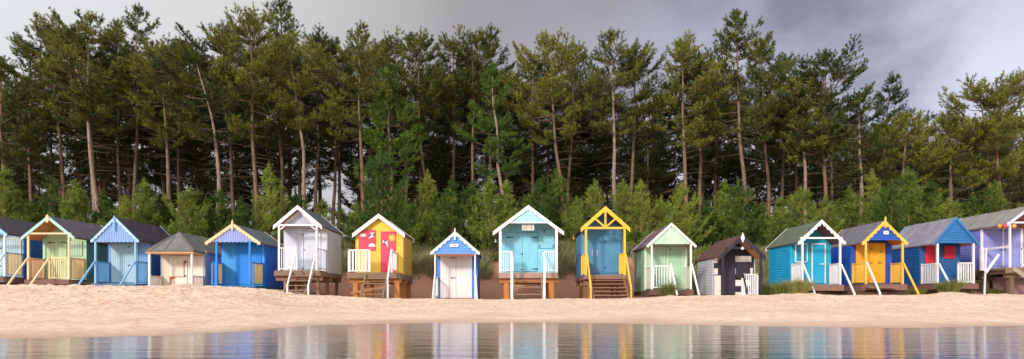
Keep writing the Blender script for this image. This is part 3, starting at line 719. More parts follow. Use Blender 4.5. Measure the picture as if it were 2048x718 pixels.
h.rail_side(-1, 554, 594, (228, 228, 234), pitch=.2); h.rail_side(1, 554, 594, (228, 228, 234), pitch=.2)
for px, sg in ((870, -1), (951, 1)): MB().beam((h.x(px), -.03, h.z(550)), (h.x(px) + sg * .09, -.2, -.05), .06, .06).build("raking_strut", paint(240, 236, 238), h.root)
MB().box(-.85, .85, .9, 1.05, -.05, h.z(595.5)).build("door_sill", timber(140, 96, 78), h.root)

# 9 light blue raised
h = Hut(1000.5, 1113, 598, "wide light blue hut on orange stilts with white rails and steps up the middle", ww=2.66)
h.gable(1.66, 411, 463, (240, 238, 234), felt(96, 100, 108), width=.17)
h.infill((172, 220, 242), 446, style='h')
MB().box(-1.0, 1.0, -.012, .02, h.z(446.5), h.z(444)).build("cross_beam", paint(214, 230, 238), h.root)
h.posts((238, 240, 242), 452, 545, size=.12)
h.walls((138, 212, 240), 545, side=(110, 180, 210), front='h')
h.door(1013, 466, 1044.3, 543, (140, 212, 240), hinges=((1014, 475, .34),)); h.door(1045, 466, 1075, 543, (140, 214, 240), hinges=((1075, 475, -.36), (1046, 508, -.14), (1046, 539, -.14), (1075, 538, -.34)), hc=plain(20, 70, 100))
ht_ = h.door(1077, 459, 1108, 496, (146, 216, 240), name="shutter", style='h', pitch=.12)
hb = MB(); yk = h.Dp - .09
for px, a, b in ((1088, 459, 467), (1079, 489, 496), (1106, 489, 496)): hb.box(h.x(px, h.Dp) - .015, h.x(px, h.Dp) + .015, yk - .012, yk, h.z(b, h.Dp), h.z(a, h.Dp))
hb.build("hinge", plain(20, 70, 100), ht_)
sg_ = h.trim(1044, 447.5, 1068, 461, (226, 218, 204), d=.2, proud=.03, name="sign")
mb = MB(); rnd = random.Random(4); y9 = .2 - .052
def stroke(mb, a, b, w=.016, y=y9): mb.beam((h.x(a[0], .2), y, h.z(a[1], .2)), (h.x(b[0], .2), y, h.z(b[1], .2)), .006, w)
for x0, st in ((1046, [((0, 0), (3, 0)), ((3, 0), (3, 3.6)), ((3, 3.6), (.6, 3.2))]), (1051.5, [((3.4, 0), (.4, .6)), ((.4, .6), (3.2, 2.4)), ((3.2, 2.4), (.3, 3.6))]), (1057, [((1.4, 0), (1.4, 3.6))]), (1061, [((0, 0), (3.6, .2)), ((3.6, .2), (.2, 3.6)), ((.2, 3.6), (3.8, 3.6))])):
    for a, b in st: stroke(mb, (x0 + a[0], 449.2 + a[1]), (x0 + b[0], 449.2 + b[1]))
for x0, st in ((1046, [((0, .2), (3, .4)), ((3, .4), (.2, 3.6)), ((.2, 3.6), (3.6, 3.6))]), (1051, [((0, .2), (3, .2)), ((3, .2), (3, 3.6)), ((3, 3.6), (0, 3.6)), ((0, 3.6), (0, .2))]), (1057.6, [((1, 0), (1, 4))]), (1061, [((0, .2), (3.6, .2)), ((3.6, .2), (1.4, 1.8)), ((1.4, 1.8), (3.6, 3)), ((3.6, 3), (.2, 3.8))])):
    for a, b in st: stroke(mb, (x0 + a[0], 455 + a[1]), (x0 + b[0], 455 + b[1]))
mb.build("lettering", plain(54, 40, 44), sg_)
h.rail_front(1000, 1027, 503, 543, WHITE, pitch=.115); h.rail_front(1086, 1113, 503, 543, WHITE, pitch=.115)
h.deck((176, 146, 130), 545, .27, xl=h.x(998), xr=h.x(1114.5)); h.stilts(ORANGEWOOD, 545, post=.25, xs_=(-1.05, 1.1), beamcol=(190, 124, 70))
h.stairs(h.x(1027), h.x(1083), 545, 3, -.9, (172, 134, 108))
for px in (1023.5, 1086.5): MB().box(h.x(px) - .055, h.x(px) + .055, -.98, -.88, -.1, h.z(503) - .35).beam((h.x(px), -.02, h.z(505)), (h.x(px), -.95, h.z(505) - .33), .09, .09).build("handrail", paint(*WHITE), h.root)
MB().box(1.33, 1.5, 2.9, 3.3, h.z(478), h.z(470)).build("side_bracket", paint(226, 226, 236), h.root)

# 10 teal blue with yellow truss
YEL = (248, 186, 60)
h = Hut(1172, 1249.5, 596, "teal blue hut on stilts behind a bright yellow open gable truss, posts and handrails", ww=1.94)
h.gable(1.14, 413, 455, YEL, felt(96, 84, 84), width=.2, lining=(120, 100, 90))
mb = MB(); zc_ = h.z(456)
mb.box(-1.0, 1.0, -.03, .03, zc_ - .05, zc_ + .05).box(-.045, .045, -.028, .028, zc_ + .051, h.za - .2)
for sg in (-1, 1): mb.beam((sg * .04, 0, zc_ + .06), (sg * .5, 0, zc_ + .46), .05, .08)
mb.build("gable_truss", paint(*YEL), h.root)
h.posts((250, 194, 66), 457, 550, size=.1)
TEAL = (88, 150, 184)
h.walls(TEAL, 549, side=(84, 144, 176), sides='v')
h.door(1179, 480, 1202, 546, (86, 146, 184)); h.door(1208, 469, 1240, 546, (84, 146, 182), frame=(66, 118, 156), split=510, hinges=((1210, 484, 0), (1210, 535, 0)))
mb = MB()
for px in (1184, 1194): mb.box(h.x(px, h.Dp) - .02, h.x(px, h.Dp) + .02, h.Dp - .1, h.Dp - .085, h.z(513, h.Dp), h.z(500, h.Dp))
mb.build("door_slots", plain(176, 190, 214), h.root)
h.rail_side(-1, 511, 548, YEL, solid=True); h.rail_side(1, 509, 548, YEL, solid=True)
h.rail_run((h.x(1163), .12), (h.x(1171), .12), h.z(549), h.z(511), YEL, solid=True); h.rail_run((h.x(1239), .12), (h.x(1249), .12), h.z(548), h.z(508), YEL, solid=True)
h.deck((146, 110, 92), 550, .2); h.stilts((150, 110, 78), 550, post=.14)
h.stairs(h.x(1180), h.x(1246), 551, 5, -1.35, (158, 112, 92), closed=True, tread=.27)
for px in (1174, 1251): h.handrail(h.x(px), h.z(509), -1.4, h.z(580, -1.4), YEL, w=.085)

# 11 mint green
MINT = (184, 216, 186)
h = Hut(1303.5, 1382, 594, "mint green hut with white wavy barge boards, maroon roof and white picket porch", ww=1.98)
h.gable(1.14, 446, 490, (236, 236, 226), felt(118, 88, 96), width=.13, scallops=12)
h.infill((196, 220, 198), 488)
h.walls((188, 214, 190), 579, side=(160, 194, 166), sides='v')
h.corner((206, 226, 200))
h.posts((236, 240, 230), 489, 580)
h.door(1306, 497, 1328, 577, (172, 208, 176), frame=(210, 228, 204)); h.door(1335, 497, 1364, 577, (170, 208, 174), frame=(212, 230, 206), hinges=((1340, 499, 0), (1346, 552, .14)), hc=plain(120, 110, 90))
h.rail_front(1305, 1342, 532, 577, (238, 240, 236), pitch=.12)
for sg in (-1, 1): h.rail_side(sg, 534, 578, (230, 234, 216), solid=True)
h.deck(DARKWOOD, 579, .26)
for px in (1341, 1383): h.handrail(h.x(px), h.z(528), -1.15, .06, (232, 232, 226), newel=False, w=.08)

# 12 black and white
INK = (42, 36, 48)
h = Hut(1446, 1523, 592, "black hut with white patches, white clapboard side and white diamond finial", ww=2.0)
h.gable(1.09, 469, 512, INK, felt(94, 72, 66, 0, (0.26, 0.14, 0.07)), width=.2, battens=5, lining=(216, 160, 116), finial=('diamond', 465, 486, (236, 226, 230)))
MB().box(-.8, .8, .0, .05, h.z(497.5), h.z(494)).box(-.035, .035, -.005, .045, h.z(494), h.z(482)).build("tie_beam", paint(*INK), h.root)
MB().prism([(0, h.z(500)), (.09, h.z(497)), (0, h.z(493)), (-.09, h.z(497))], -.035, -.008).build("diamond_ornament", paint(236, 224, 214), h.root)
h.walls((42, 37, 48), 591, side=(206, 206, 214))
h.posts(INK, 510, 592, size=.11)
h.door(1447, 508, 1470, 590, (50, 44, 60))
WP = (230, 220, 214)
for a, b, c_, e in ((1427.5, 516, 1435, 526), (1427.5, 537, 1435, 549), (1467, 512, 1502, 524), (1467, 536, 1472, 548), (1498, 536, 1505, 548), (1467, 560, 1502, 572), (1467, 584, 1502, 592)):
    h.trim(a, b, c_, e, WP, name="white_patch", proud=.024)
h.door(1473, 526, 1497, 555, (52, 46, 60), name="shutter", frame=INK)
h.trim(1428, 551, 1441, 591, (222, 216, 206), name="white_panel", proud=.03)
gate = h.rail_front(1487, 1516, 549, 590, (226, 222, 224), pitch=.1, pw=.055, name="gate"); MB().beam((h.x(1486), -.02, h.z(548)), (h.x(1494), -.02, h.z(588)), .04, .07).build("gate_brace", paint(*INK), gate)
MB().box(h.x(1483.5), h.x(1487), 0, .09, -.05, h.z(556)).build("gate_post", paint(226, 222, 224), h.root)

# 13 turquoise
TQ = (30, 160, 196)
h = Hut(1605.5, 1681, 585, "turquoise hut with white wavy barge boards, white-framed door and window, greenish roof", ww=1.93)
h.gable(1.08, 440, 483, (238, 236, 232), felt(98, 108, 92, .35), width=.17, scallops=6, lining=(124, 88, 82))
h.posts((236, 238, 238), 476, 570, beam=476)
MB().beam((.1, .03, h.za - .2), (.85, .03, h.z(474)), .04, .07).beam((-.1, .03, h.za - .2), (-.85, .03, h.z(474)), .04, .07).build("gable_bracket", paint(222, 220, 212), h.root)
h.walls((28, 164, 192), 569, side=(26, 164, 214))
h.door(1591, 489, 1612, 523, (36, 156, 190), name="window_shutter", frame=(226, 236, 236)); h.door(1624, 489, 1648, 567, (28, 168, 212), frame=(226, 236, 238), split=531, hinges=((1646, 528, -.2),), hc=plain(210, 220, 226))
for sg in (-1, 1): h.rail_side(sg, 527, 569, WHITE, pitch=.085)
h.deck((140, 104, 90), 569, .3)
for px in (1606, 1682): h.handrail(h.x(px), h.z(529), -1.15, .05, WHITE, newel=(px > 1650))

# 14 royal blue and orange
h = Hut(1732.5, 1806, 585, "royal blue hut with orange doors and yellow wavy barge boards and posts", ww=1.96)
h.gable(1.04, 441, 484, (250, 190, 74), felt(114, 112, 122), width=.17, scallops=6, lining=(226, 130, 50), finial=('spike', 432, 456, (248, 200, 90)))
gp = h.infill((36, 84, 180), 480, style='h')
h.trim(1766, 462, 1776, 469, (232, 226, 236), d=0.02, proud=.035, name="name_plate", parent=gp); h.trim(1769, 464.5, 1773, 466.5, (236, 150, 100), d=0.02, proud=.058, name="name_plate_motif", parent=gp, th=.004)
h.posts((250, 190, 82), 484, 568)
h.walls((38, 80, 168), 567, side=(24, 82, 176))
h.door(1711, 486, 1738, 566, (248, 164, 40)); h.door(1739, 486, 1769, 566, (250, 168, 40), split=523, hinges=((1740, 497, .1), (1761, 504, 0), (1755, 526, .2), (1740, 526, .1)))
for sg in (-1, 1): h.rail_side(sg, 526, 566, (246, 190, 70), pitch=.085)
h.deck((136, 100, 88), 568, .3)
mb = MB().box(-1.0, .3, -.5, -.1, h.z(577), h.z(573)); mb.build("front_step", timber(140, 104, 90), h.root)
h.handrail(h.x(1732.5), h.z(524), -1.1, .04, (236, 230, 236)); h.handrail(h.x(1806), h.z(526), -1.1, .04, (244, 190, 70))

# 15 dark blue with red shutters
h = Hut(1876, 1948, 585, "dark blue hut with two red shutters and white porch posts under a pale grey roof", ww=1.93)
h.gable(1.07, 434, 486, (56, 118, 178), felt(142, 140, 150), width=.13, scallops=11, battens=2, lining=(212, 158, 120))
h.infill((38, 110, 172), 486, style='h')
h.posts((232, 228, 236), 487, 567)
h.walls((32, 92, 150), 567, side=(26, 84, 148), front='h')
RED = (206, 36, 58)
h.door(1849, 486, 1873, 527, RED, name="shutter", pitch=.4); h.door(1887, 492, 1909, 517, RED, name="shutter", pitch=.4)
for sg in (-1, 1): h.rail_side(sg, 527, 567, WHITE, pitch=.11)
h.rail_front(1915, 1948, 526, 566, WHITE, pitch=.12)
h.deck((130, 92, 82), 567, .26)
h.handrail(h.x(1877), h.z(527), -.9, .30, WHITE)

# 16 lavender at the right edge
LAV = (150, 156, 222)
h = Hut(2021, 2104, 590, "lavender hut on a high weathered deck, cut off by the right edge of the picture", Yf=27.6, Dp=1.7, ww=1.95)
h.gable(1.1, 411, 447, (206, 208, 240), felt(142, 140, 136, .15), width=.12, scallops=0, battens=4, lining=(196, 130, 100))
h.posts((234, 232, 240), 446, 536, beam=445, size=.07)
h.walls(LAV, 533, side=(126, 128, 210))
h.corner((226, 224, 238))
h.door(1966, 460, 2003, 532, (148, 154, 222), hinges=((2002, 462, -.1), (2002, 500, -.1))); h.door(2005, 460, 2018, 532, (150, 156, 222), hinges=((2006, 462, .1), (2006, 500, .1)))
h.trim(2003, 458, 2005.4, 532, (226, 224, 236)); h.trim(1966, 456.5, 2040, 458, (226, 200, 190))
h.rail_run((-h.hp, .1), (-h.hp - .02, h.Dp - .06), h.z(496), h.z(492), (232, 230, 238), pitch=3)
h.rail_front(2043, 2100, 498, 532, WHITE, d=.04)
h.deck((140, 112, 84), 535, .26, xl=-1.25, xr=1.3); h.stilts((120, 96, 76), 535, post=.2)
MB().box(-.6, .5, .7, 1.4, -.2, h.z(552)).build("foundation_block", paint(150, 112, 112, 1.0), h.root)
sp_ = MB().beam((h.x(1969), -.1, h.z(496)), (h.x(1965), -.1, -.1), .055, .055); sp_.build("stair_post", paint(220, 220, 226), h.root)
MB().beam((h.x(1996, -.1), -.14, h.z(509)), (h.x(1970, -.1), -.14, h.z(546)), .07, .09).build("leaning_rail", paint(226, 222, 222), h.root)
MB().box(h.x(1962.5, .9), h.x(1968.5, .9), .9, 1.0, h.z(541, .9), h.z(495, .9)).build("newel_post", paint(226, 222, 228), h.root)
MB().beam((h.x(2024), -.08, h.z(537)), (h.x(2060), -1.3, -.02), .08, .16).build("handrail", timber(176, 156, 140), h.root)

# fishing floats hung from the lavender hut's eave
for px, c_, lb in ((1999.5, (244, 150, 50), "orange fishing float hanging left of the red one under the lavender hut's eave"),
                   (2009.5, (232, 62, 62), "red fishing float hanging between two orange ones under the lavender hut's eave"),
                   (2028.5, (246, 168, 60), "orange fishing float hanging right of the white post under the lavender hut's eave")):
    Yb = FPX * 22.66 / (px - 1024) if px < 2020 else 27.5; x, y, z = pt(px, 452, Yb)
    t = empty("fishing_float", (x, y, z), lb, "float", "fishing floats on the lavender hut")
    MB().lathe([(.01, -.10), (.045, -.088), (.078, -.045), (.086, 0), (.075, .04), (.04, .076), (.018, .09), (.016, .12)], (0, 0, 0)).build("float_body", plain(*c_, .4), t, smooth=True)
    MB().tube([(0, 0, .11), (0, .0, .24)], [.008, .008], 5).build("cord", plain(90, 80, 70), t)

# ------------------------------------------------------------------ trees
def needles(P, D, S, K, rs, length=.15, width=.024, spread=.85):
    """P shoot starts, D unit directions, S shoot lengths -> needle triangles"""
    n = len(P); P = np.repeat(P, K, 0); D = np.repeat(D, K, 0); S = np.repeat(S, K)
    t = rs.rand(n * K) ** .8
    r = rs.normal(size=(n * K, 3)); r -= (r * D).sum(1, keepdims=True) * D; r /= np.linalg.norm(r, axis=1, keepdims=True) + 1e-6
    d = D * (1 - spread * .55) + r * spread; d += rs.normal(size=d.shape) * .12; d[:, 2] += .15
    d /= np.linalg.norm(d, axis=1, keepdims=True)
    b = P + D * (t * S)[:, None]
    s = np.cross(d, rs.normal(size=d.shape)); s /= np.linalg.norm(s, axis=1, keepdims=True) + 1e-6
    L = length * (0.7 + .6 * rs.rand(n * K))[:, None]; w = width * (0.7 + .6 * rs.rand(n * K))[:, None] / 2
    V = np.stack([b - s * w, b + s * w, b + d * L], 1).reshape(-1, 3)
    return V, np.arange(len(V)).reshape(-1, 3)

def pine(seed, H, cs, w, top=(0, 0), bow=(0, 0), r0=.16, K=20, dense=1.0, kind='tall', nmat=None, bmat=None, loc=(0, 0, 0), label=None, group=None, name="pine_tree", cat="pine tree", dead=1.2, nlen=.16, nwid=.034):
    rnd = random.Random(seed); rs = np.random.RandomState(seed)
    root = empty(name, loc, label, cat, group)
    wob = [(rnd.uniform(-.12, .12), rnd.uniform(-.12, .12)) for _ in range(7)]
    def spine(t):
        k = t * 6; i = min(int(k), 5); f = k - i; f = f * f * (3 - 2 * f)
        wx = wob[i][0] * (1 - f) + wob[i + 1][0] * f; wy = wob[i][1] * (1 - f) + wob[i + 1][1] * f
        fade = min(1, t * 4); sc = H / 17
        return Vector((top[0] * t + bow[0] * math.sin(math.pi * t) + wx * fade * sc, top[1] * t + bow[1] * math.sin(math.pi * t) + wy * fade * sc, H * t))
    tb = MB(); lb = MB(); N = 16
    tb.tube([spine(i / N) - Vector((0, 0, .4 if i == 0 else 0)) for i in range(N + 1)], [r0 * (1.15 if i == 0 else 1) * (1 - .86 * (i / N) ** 1.1) for i in range(N + 1)], 8)
    P, D, S = [], [], []
    def shoot(p, d, L): P.append(tuple(p)); d = d.normalized(); D.append(tuple(d)); S.append(L)
    crownH = H * (1 - cs); z = 0.0; golden = rnd.uniform(0, 6.28)
    step = (.66 if kind != 'young' else .46) / dense
    lopside = rnd.uniform(0, 6.28)
    while z < crownH - .25:
        u = z / crownH; t = cs + (1 - cs) * u
        if kind == 'tall': prof = (np.interp(u, [0, .12, .35, .6, .85, 1], [.55, .88, 1.0, .95, .74, .26]))
        elif kind == 'cone': prof = np.interp(u, [0, .15, .4, .7, 1], [.7, 1, .85, .5, .1])
        else: prof = np.interp(u, [0, .12, .4, .75, 1], [.85, 1, .74, .32, .06])
        nl = rnd.choice((3, 4, 4, 5)) if kind != 'young' else rnd.choice((4, 5, 5))
        for k in range(nl):
            golden += 2 * math.pi / nl + rnd.uniform(-.35, .35)
            if rnd.random() < (.16 if kind != 'young' else .05): continue
            a = golden; L = w * 1.12 * prof * rnd.uniform(.45, 1.32) * (1 + .18 * math.cos(a - lopside))
            el = np.interp(u, [0, .4, .8, 1], [-.05, .12, .55, 1.0]) + rnd.uniform(-.15, .2) if kind != 'young' else np.interp(u, [0, 1], [.30, 1.05]) + rnd.uniform(-.15, .15)
            p0 = spine(t + rnd.uniform(-.01, .01)); h2 = Vector((math.cos(a), math.sin(a), 0)); curve = rnd.uniform(.15, .4) * (1 if kind != 'young' else 1.3)
            rise = L * (math.sin(el) + curve) + (.35 if kind != 'young' else .1); room = H * (1 - t) + .1
            if rise > room: L *= max(.25, room / rise)
            def at(f): return p0 + h2 * (L * f * math.cos(el)) + Vector((0, 0, L * f * math.sin(el) + curve * L * (f ** 2.2) - (.10 * L * math.sin(math.pi * f) if kind != 'young' else 0)))
            rr = .010 + .010 * L if kind != 'young' else .010
            lb.tube([at(f) for f in (0, .35, .7, 1)], [rr, rr * .75, rr * .5, rr * .2], 4, False)
            # side shoots
            lat = Vector((-h2.y, h2.x, 0)); f = (.46 if u < .75 else .25) + rnd.uniform(-.06, .08) if kind != 'young' else .22
            ds = (.17 if kind != 'young' else .20) / max(L, .3)
            sl = .34 if kind != 'young' else .38
            while f < 1:
                for sgn in (-1, 1):
                    if rnd.random() < .12: continue
                    bl = L * (.62 if kind != 'young' else .30) * (1.15 - f) * rnd.uniform(.45, 1.2); b0 = at(f)
                    dr = (h2 * .65 + lat * sgn * .9 + Vector((0, 0, rnd.uniform(-.02, .35)))).normalized()
                    m_ = max(1, int(bl / (.19 if kind != 'young' else .25)))
                    for j in range(m_ + 1):
                        q_ = b0 + dr * (bl * j / max(m_, 1)) + Vector((rnd.uniform(-.05, .05), rnd.uniform(-.05, .05), .04 * j))
                        sd_ = dr * .6 + Vector((rnd.uniform(-.35, .35), rnd.uniform(-.35, .35), rnd.uniform(.35, .95)))
                        shoot(q_, sd_, sl * rnd.uniform(.6, 1.15))
                    if bl > .5: lb.tube([b0, b0 + dr * bl], [rr * .45, rr * .15], 3, False)
                f += ds
            e_ = at(1); shoot(e_, (at(1) - at(.85)) + Vector((0, 0, .2)), sl * 1.2); shoot(at(.93), h2 + Vector((0, 0, .8)), sl)
        z += step * rnd.uniform(.75, 1.25) * (1 if u < .8 else .8)
    tp = spine(1)
    for k in range(6): shoot(tp - Vector((0, 0, .12 * k)), Vector((rnd.uniform(-.5, .5), rnd.uniform(-.5, .5), 1.2)), .4)
    if kind == 'young':
        for k in range(5): shoot(tp + Vector((0, 0, .07 * k - .2)), Vector((rnd.uniform(-.12, .12), rnd.uniform(-.12, .12), 1)), .42)
    if kind != 'young':            # dead snags below the crown
        for k in range(int(30 * dead)):
            t = rnd.uniform(cs * .38, cs * 1.1); a = rnd.uniform(0, 6.28); L = rnd.uniform(.5, 2.0) * w / 2.2; p0 = spine(t)
            h2 = Vector((math.cos(a), math.sin(a), 0)); dz_ = rnd.uniform(-.35, .25)
            lb.tube([p0, p0 + h2 * L * .5 + Vector((0, 0, dz_ * L * .4)), p0 + h2 * L + Vector((0, 0, dz_ * L * .6 - .1))], [.020, .013, .005], 3, False)
    nf = len(tb.f); tb.add(lb.v, lb.f); tr = tb.build("trunk", bmat or BARK, root, smooth=True)
    tr.data.materials.append(BARK_LIMB if kind != "young" else BARK_YOUNG)
    tr.data.polygons.foreach_set('material_index', np.array([0] * nf + [1] * (len(tb.f) - nf), dtype=np.int32))
    Vn, Fn = needles(np.array(P), np.array(D), np.array(S), K, rs, nlen, nwid)
    fast_mesh("crown", Vn, Fn, nmat or NEEDLE, root)
    return root

# px of the trunk foot, px and row of the top, distance, crown start, crown half width, kind, needles, bark, bow, label
FT = [
 (8, 2, 122, 42, .42, 2.3, 'tall', 'd', 'b', 0, "tall dark pine at the far left edge, rising above the pale blue hut"),
 (60, 62, 88, 46, .45, 2.2, 'tall', 'd', 'b', 0, "tall dark pine behind the wood's edge, above the pale green hut's left eave"),
 (138, 100, 38, 44, .5, 2.3, 'tall', 'n', 'b', 0, "tall pine leaning left, its crown the leftmost high peak of the wood"),
 (184, 130, 62, 41, .5, 2.5, 'tall', 'n', 'p', .7, "tall pine with a pale trunk bowed to the left above the pale green hut"),
 (213, 183, 30, 40, .52, 2.4, 'tall', 'n', 'p', -.5, "tall pine with a pale kinked trunk right of the bowed one"),
 (240, 236, 60, 47, .45, 2.3, 'tall', 'd', 'b', 0, "dark pine standing deeper in the wood behind the kinked pale trunk"),
 (268, 275, 12, 44, .5, 2.4, 'cone', 'd', 'b', 0, "very tall dark pointed pine above the blue hut with the lilac gable"),
 (336, 312, 90, 41, .48, 2.5, 'tall', 'n', 'b', .3, "pine with a brown trunk above the low cream hut with the hipped roof"),
 (360, 360, 82, 47, .45, 2.2, 'tall', 'd', 'b', 0, "dark pine deeper in the wood behind the low cream hut"),
 (430, 385, 95, 39.5, .50, 2.5, 'tall', 'n', 'p', .65, "pine with a long pale trunk curving left above the low cream hut's right side"),
 (470, 455, 58, 46, .45, 2.3, 'tall', 'd', 'b', 0, "dark pine deeper in the wood above the bright blue hut's left post"),
 (516, 500, 30, 40, .45, 2.6, 'tall', 'n', 'b', 0, "big straight pine with a thick trunk above the bright blue hut"),
 (562, 560, -6, 44, .42, 2.6, 'cone', 'd', 'b', 0, "tallest pine in the left half, its pointed crown touching the top of the picture"),
 (607, 575, 82, 41, .55, 2.0, 'tall', 'n', 'p', .35, "slim pine with a thin pale trunk bending left above the white stilted hut"),
 (628, 640, 68, 46, .5, 2.1, 'tall', 'd', 'b', 0, "dark slim pine above the white stilted hut's right eave"),
 (668, 668, 84, 47, .5, 2.1, 'tall', 'd', 'b', 0, "dark slim pine above the gap between the white stilted hut and the yellow hut"),
 (728, 716, 62, 39, .48, 2.5, 'tall', 'n', 'b', 0, "straight pine with a thick pinkish trunk above the yellow and pink hut"),
 (752, 762, 88, 47, .45, 2.2, 'tall', 'd', 'b', 0, "dark pine just right of the thick pinkish trunk, deeper in the wood"),
 (788, 772, 128, 39, .42, 1.8, 'cone', 'g', 'b', 0, "bright green narrow pine above the right side of the yellow hut"),
 (806, 818, 74, 45, .5, 2.1, 'tall', 'd', 'b', 0, "dark pine above the gap right of the yellow hut"),
 (872, 838, 72, 43, .5, 2.3, 'tall', 'n', 'b', -.3, "pine leaning left above the small blue hut with white doors"),
 (906, 905, 78, 45, .5, 2.3, 'tall', 'd', 'b', 0, "dark pine above the finial of the small blue hut with white doors"),
 (942, 948, 66, 44, .5, 2.2, 'tall', 'n', 'b', 0, "tall pine above the right eave of the small blue hut with white doors"),
 (975, 985, 60, 46, .48, 2.2, 'cone', 'd', 'b', 0, "dark pointed pine above the gap between the small blue hut and the light blue hut"),
 (1027, 985, 130, 39.5, .42, 1.8, 'cone', 'g', 'p', -.2, "bright narrow pine with a thin pale leaning trunk left of the light blue hut's apex"),
 (1062, 1068, 112, 46, .45, 2.1, 'tall', 'd', 'b', 0, "dark pine directly above the apex of the wide light blue hut"),
 (1146, 1095, 72, 41, .48, 2.9, 'tall', 'n', 'b', -.2, "broad pine leaning left with flat branch layers, above the light blue hut's right eave"),
 (1132, 1152, 92, 46, .45, 2.2, 'tall', 'd', 'b', 0, "dark pine between the broad leaning pine and the two trunks above the teal hut"),
 (1234, 1222, 72, 40, .52, 2.3, 'tall', 'n', 'p', 0, "left one of the two close pale trunks above the teal hut with the yellow truss"),
 (1248, 1268, 96, 42, .5, 2.2, 'tall', 'n', 'b', .2, "right one of the two close trunks above the teal hut with the yellow truss"),
 (1302, 1290, 205, 48, .35, 2.0, 'tall', 'd', 'b', 0, "shorter dark pine in the dip of the skyline above the mint green hut"),
 (1378, 1362, 84, 39.5, .48, 2.1, 'tall', 'n', 'b', 0, "pine with a straight pink-brown trunk above the mint green hut's right eave"),
 (1402, 1398, 112, 42, .48, 1.9, 'tall', 'n', 'b', 0, "slimmer pine right of the pink-brown trunk above the mint green hut's right eave"),
 (1430, 1432, 150, 47, .4, 2.0, 'tall', 'd', 'b', 0, "dark shorter pine above the black and white hut's left wall"),
 (1497, 1470, 27, 39.5, .48, 2.7, 'cone', 'n', 'b', 0, "tallest pine in the right half, its straight bare trunk above the black hut"),
 (1540, 1524, 80, 43, .5, 2.2, 'tall', 'n', 'b', 0, "pine right of the tallest right-hand pine, above the black and white hut's right post"),
 (1562, 1568, 112, 46, .45, 2.3, 'tall', 'd', 'b', 0, "dark pine above the back corner of the turquoise hut"),
 (1607, 1588, 160, 41, .5, 1.9, 'tall', 'n', 'p', .3, "pine with a pale leaning trunk above the turquoise hut's left eave"),
 (1648, 1650, 107, 41, .45, 2.5, 'tall', 'n', 'b', 0, "full-crowned pine directly above the apex of the turquoise hut"),
 (1716, 1712, 188, 40, .48, 2.0, 'tall', 'n', 'p', .2, "pine with a thin forked-looking pale trunk between the turquoise and royal blue huts"),
 (1752, 1782, 150, 46, .35, 2.1, 'cone', 'd', 'b', 0, "dark pointed pine standing alone on the skyline above the royal blue hut"),
 (1850, 1856, 224, 48, .3, 2.0, 'cone', 'd', 'b', 0, "low dark pine in the dip of the skyline above the dark blue hut's roof"),
 (1800, 1812, 232, 41, .35, 2.3, 'tall', 'n', 'b', 0, "shorter spreading pine above the right post of the royal blue hut"),
 (1908, 1896, 238, 41, .30, 2.4, 'tall', 'n', 'b', 0, "short broad pine above the apex of the dark blue hut"),
 (1980, 1958, 165, 41, .42, 2.4, 'tall', 'n', 'b', .2, "pine with a pinkish trunk above the lavender hut's doors"),
 (2029, 1995, 190, 40.5, .45, 2.2, 'tall', 'n', 'b', -.4, "pine with a leaning trunk at the right end, above the lavender hut's white post"),
 (2062, 2035, 146, 44, .42, 2.4, 'tall', 'd', 'b', 0, "tall dark pine cut by the right edge of the picture"),
]
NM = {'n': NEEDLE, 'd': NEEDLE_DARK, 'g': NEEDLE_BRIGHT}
for i, (xb, xt, yt, Yd, cs, w, kind, nm, bm_, bow, lab) in enumerate(FT):
    yt += 4
    X0 = (xb - 1024) / FPX * Yd; Z0 = T(X0, Yd); X1, _, Z1 = pt(xt, yt, Yd)
    pine(100 + i, Z1 - Z0, cs + (.05 if kind == 'tall' else .02), w, top=(X1 - X0, 0), bow=(bow * 1.3, 0), r0=(.17 if Yd < 42.5 else .16), K=(30 if nm != 'd' else 26), kind=kind, nmat=NM[nm],
         bmat=BARK_PALE if bm_ == 'p' else BARK, loc=(X0, Yd, Z0), label=lab, group="tall pines at the front of the wood")

def copy_tree(src, loc, rz, sc):
    r = src.copy(); COL.objects.link(r); r.location = loc; r.rotation_euler = (0, 0, rz); r.scale = sc
    for ch in [c for c in bpy.data.objects if c.parent == src]:
        c = ch.copy(); COL.objects.link(c); c.parent = r
    return r
# deeper rows of the wood
rnd = random.Random(77)
ENVX = [0, 60, 110, 180, 275, 350, 450, 560, 640, 720, 835, 915, 985, 1070, 1130, 1230, 1300, 1365, 1430, 1470, 1560, 1650, 1720, 1780, 1850, 1900, 1960, 2048]
ENVY = [122, 88, 45, 40, 20, 85, 60, 10, 70, 62, 74, 78, 62, 110, 75, 80, 190, 90, 140, 40, 105, 115, 185, 155, 228, 235, 170, 146]
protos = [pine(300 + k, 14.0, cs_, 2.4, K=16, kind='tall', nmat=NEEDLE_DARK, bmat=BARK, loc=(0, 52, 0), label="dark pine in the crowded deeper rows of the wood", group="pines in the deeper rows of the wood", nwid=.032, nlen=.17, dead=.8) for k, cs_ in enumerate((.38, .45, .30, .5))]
used = [False] * 4
n_back = 66
for i in range(n_back):
    px = -60 + (2048 + 120) * (i + rnd.uniform(.1, .9)) / n_back; Yd = rnd.choice((49.5, 52, 55, 58)) + rnd.uniform(-1, 1)
    X0 = (px - 1024) / FPX * Yd; Z0 = T(X0, Yd)
    yt = np.interp(px, ENVX, ENVY) + rnd.uniform(45, 120)
    H = pt(px, yt, Yd)[2] - Z0; k = rnd.randrange(4); loc = (X0, Yd, Z0); s_ = H / 14.0; rz = rnd.uniform(0, 6.28)
    if not used[k]:
        used[k] = True; o = protos[k]; o.location = loc; o.rotation_euler = (0, 0, rz); o.scale = (s_ * 1.1, s_ * 1.1, s_)
    else: copy_tree(protos[k], loc, rz, (s_ * rnd.uniform(1, 1.25), s_ * rnd.uniform(1, 1.25), s_))

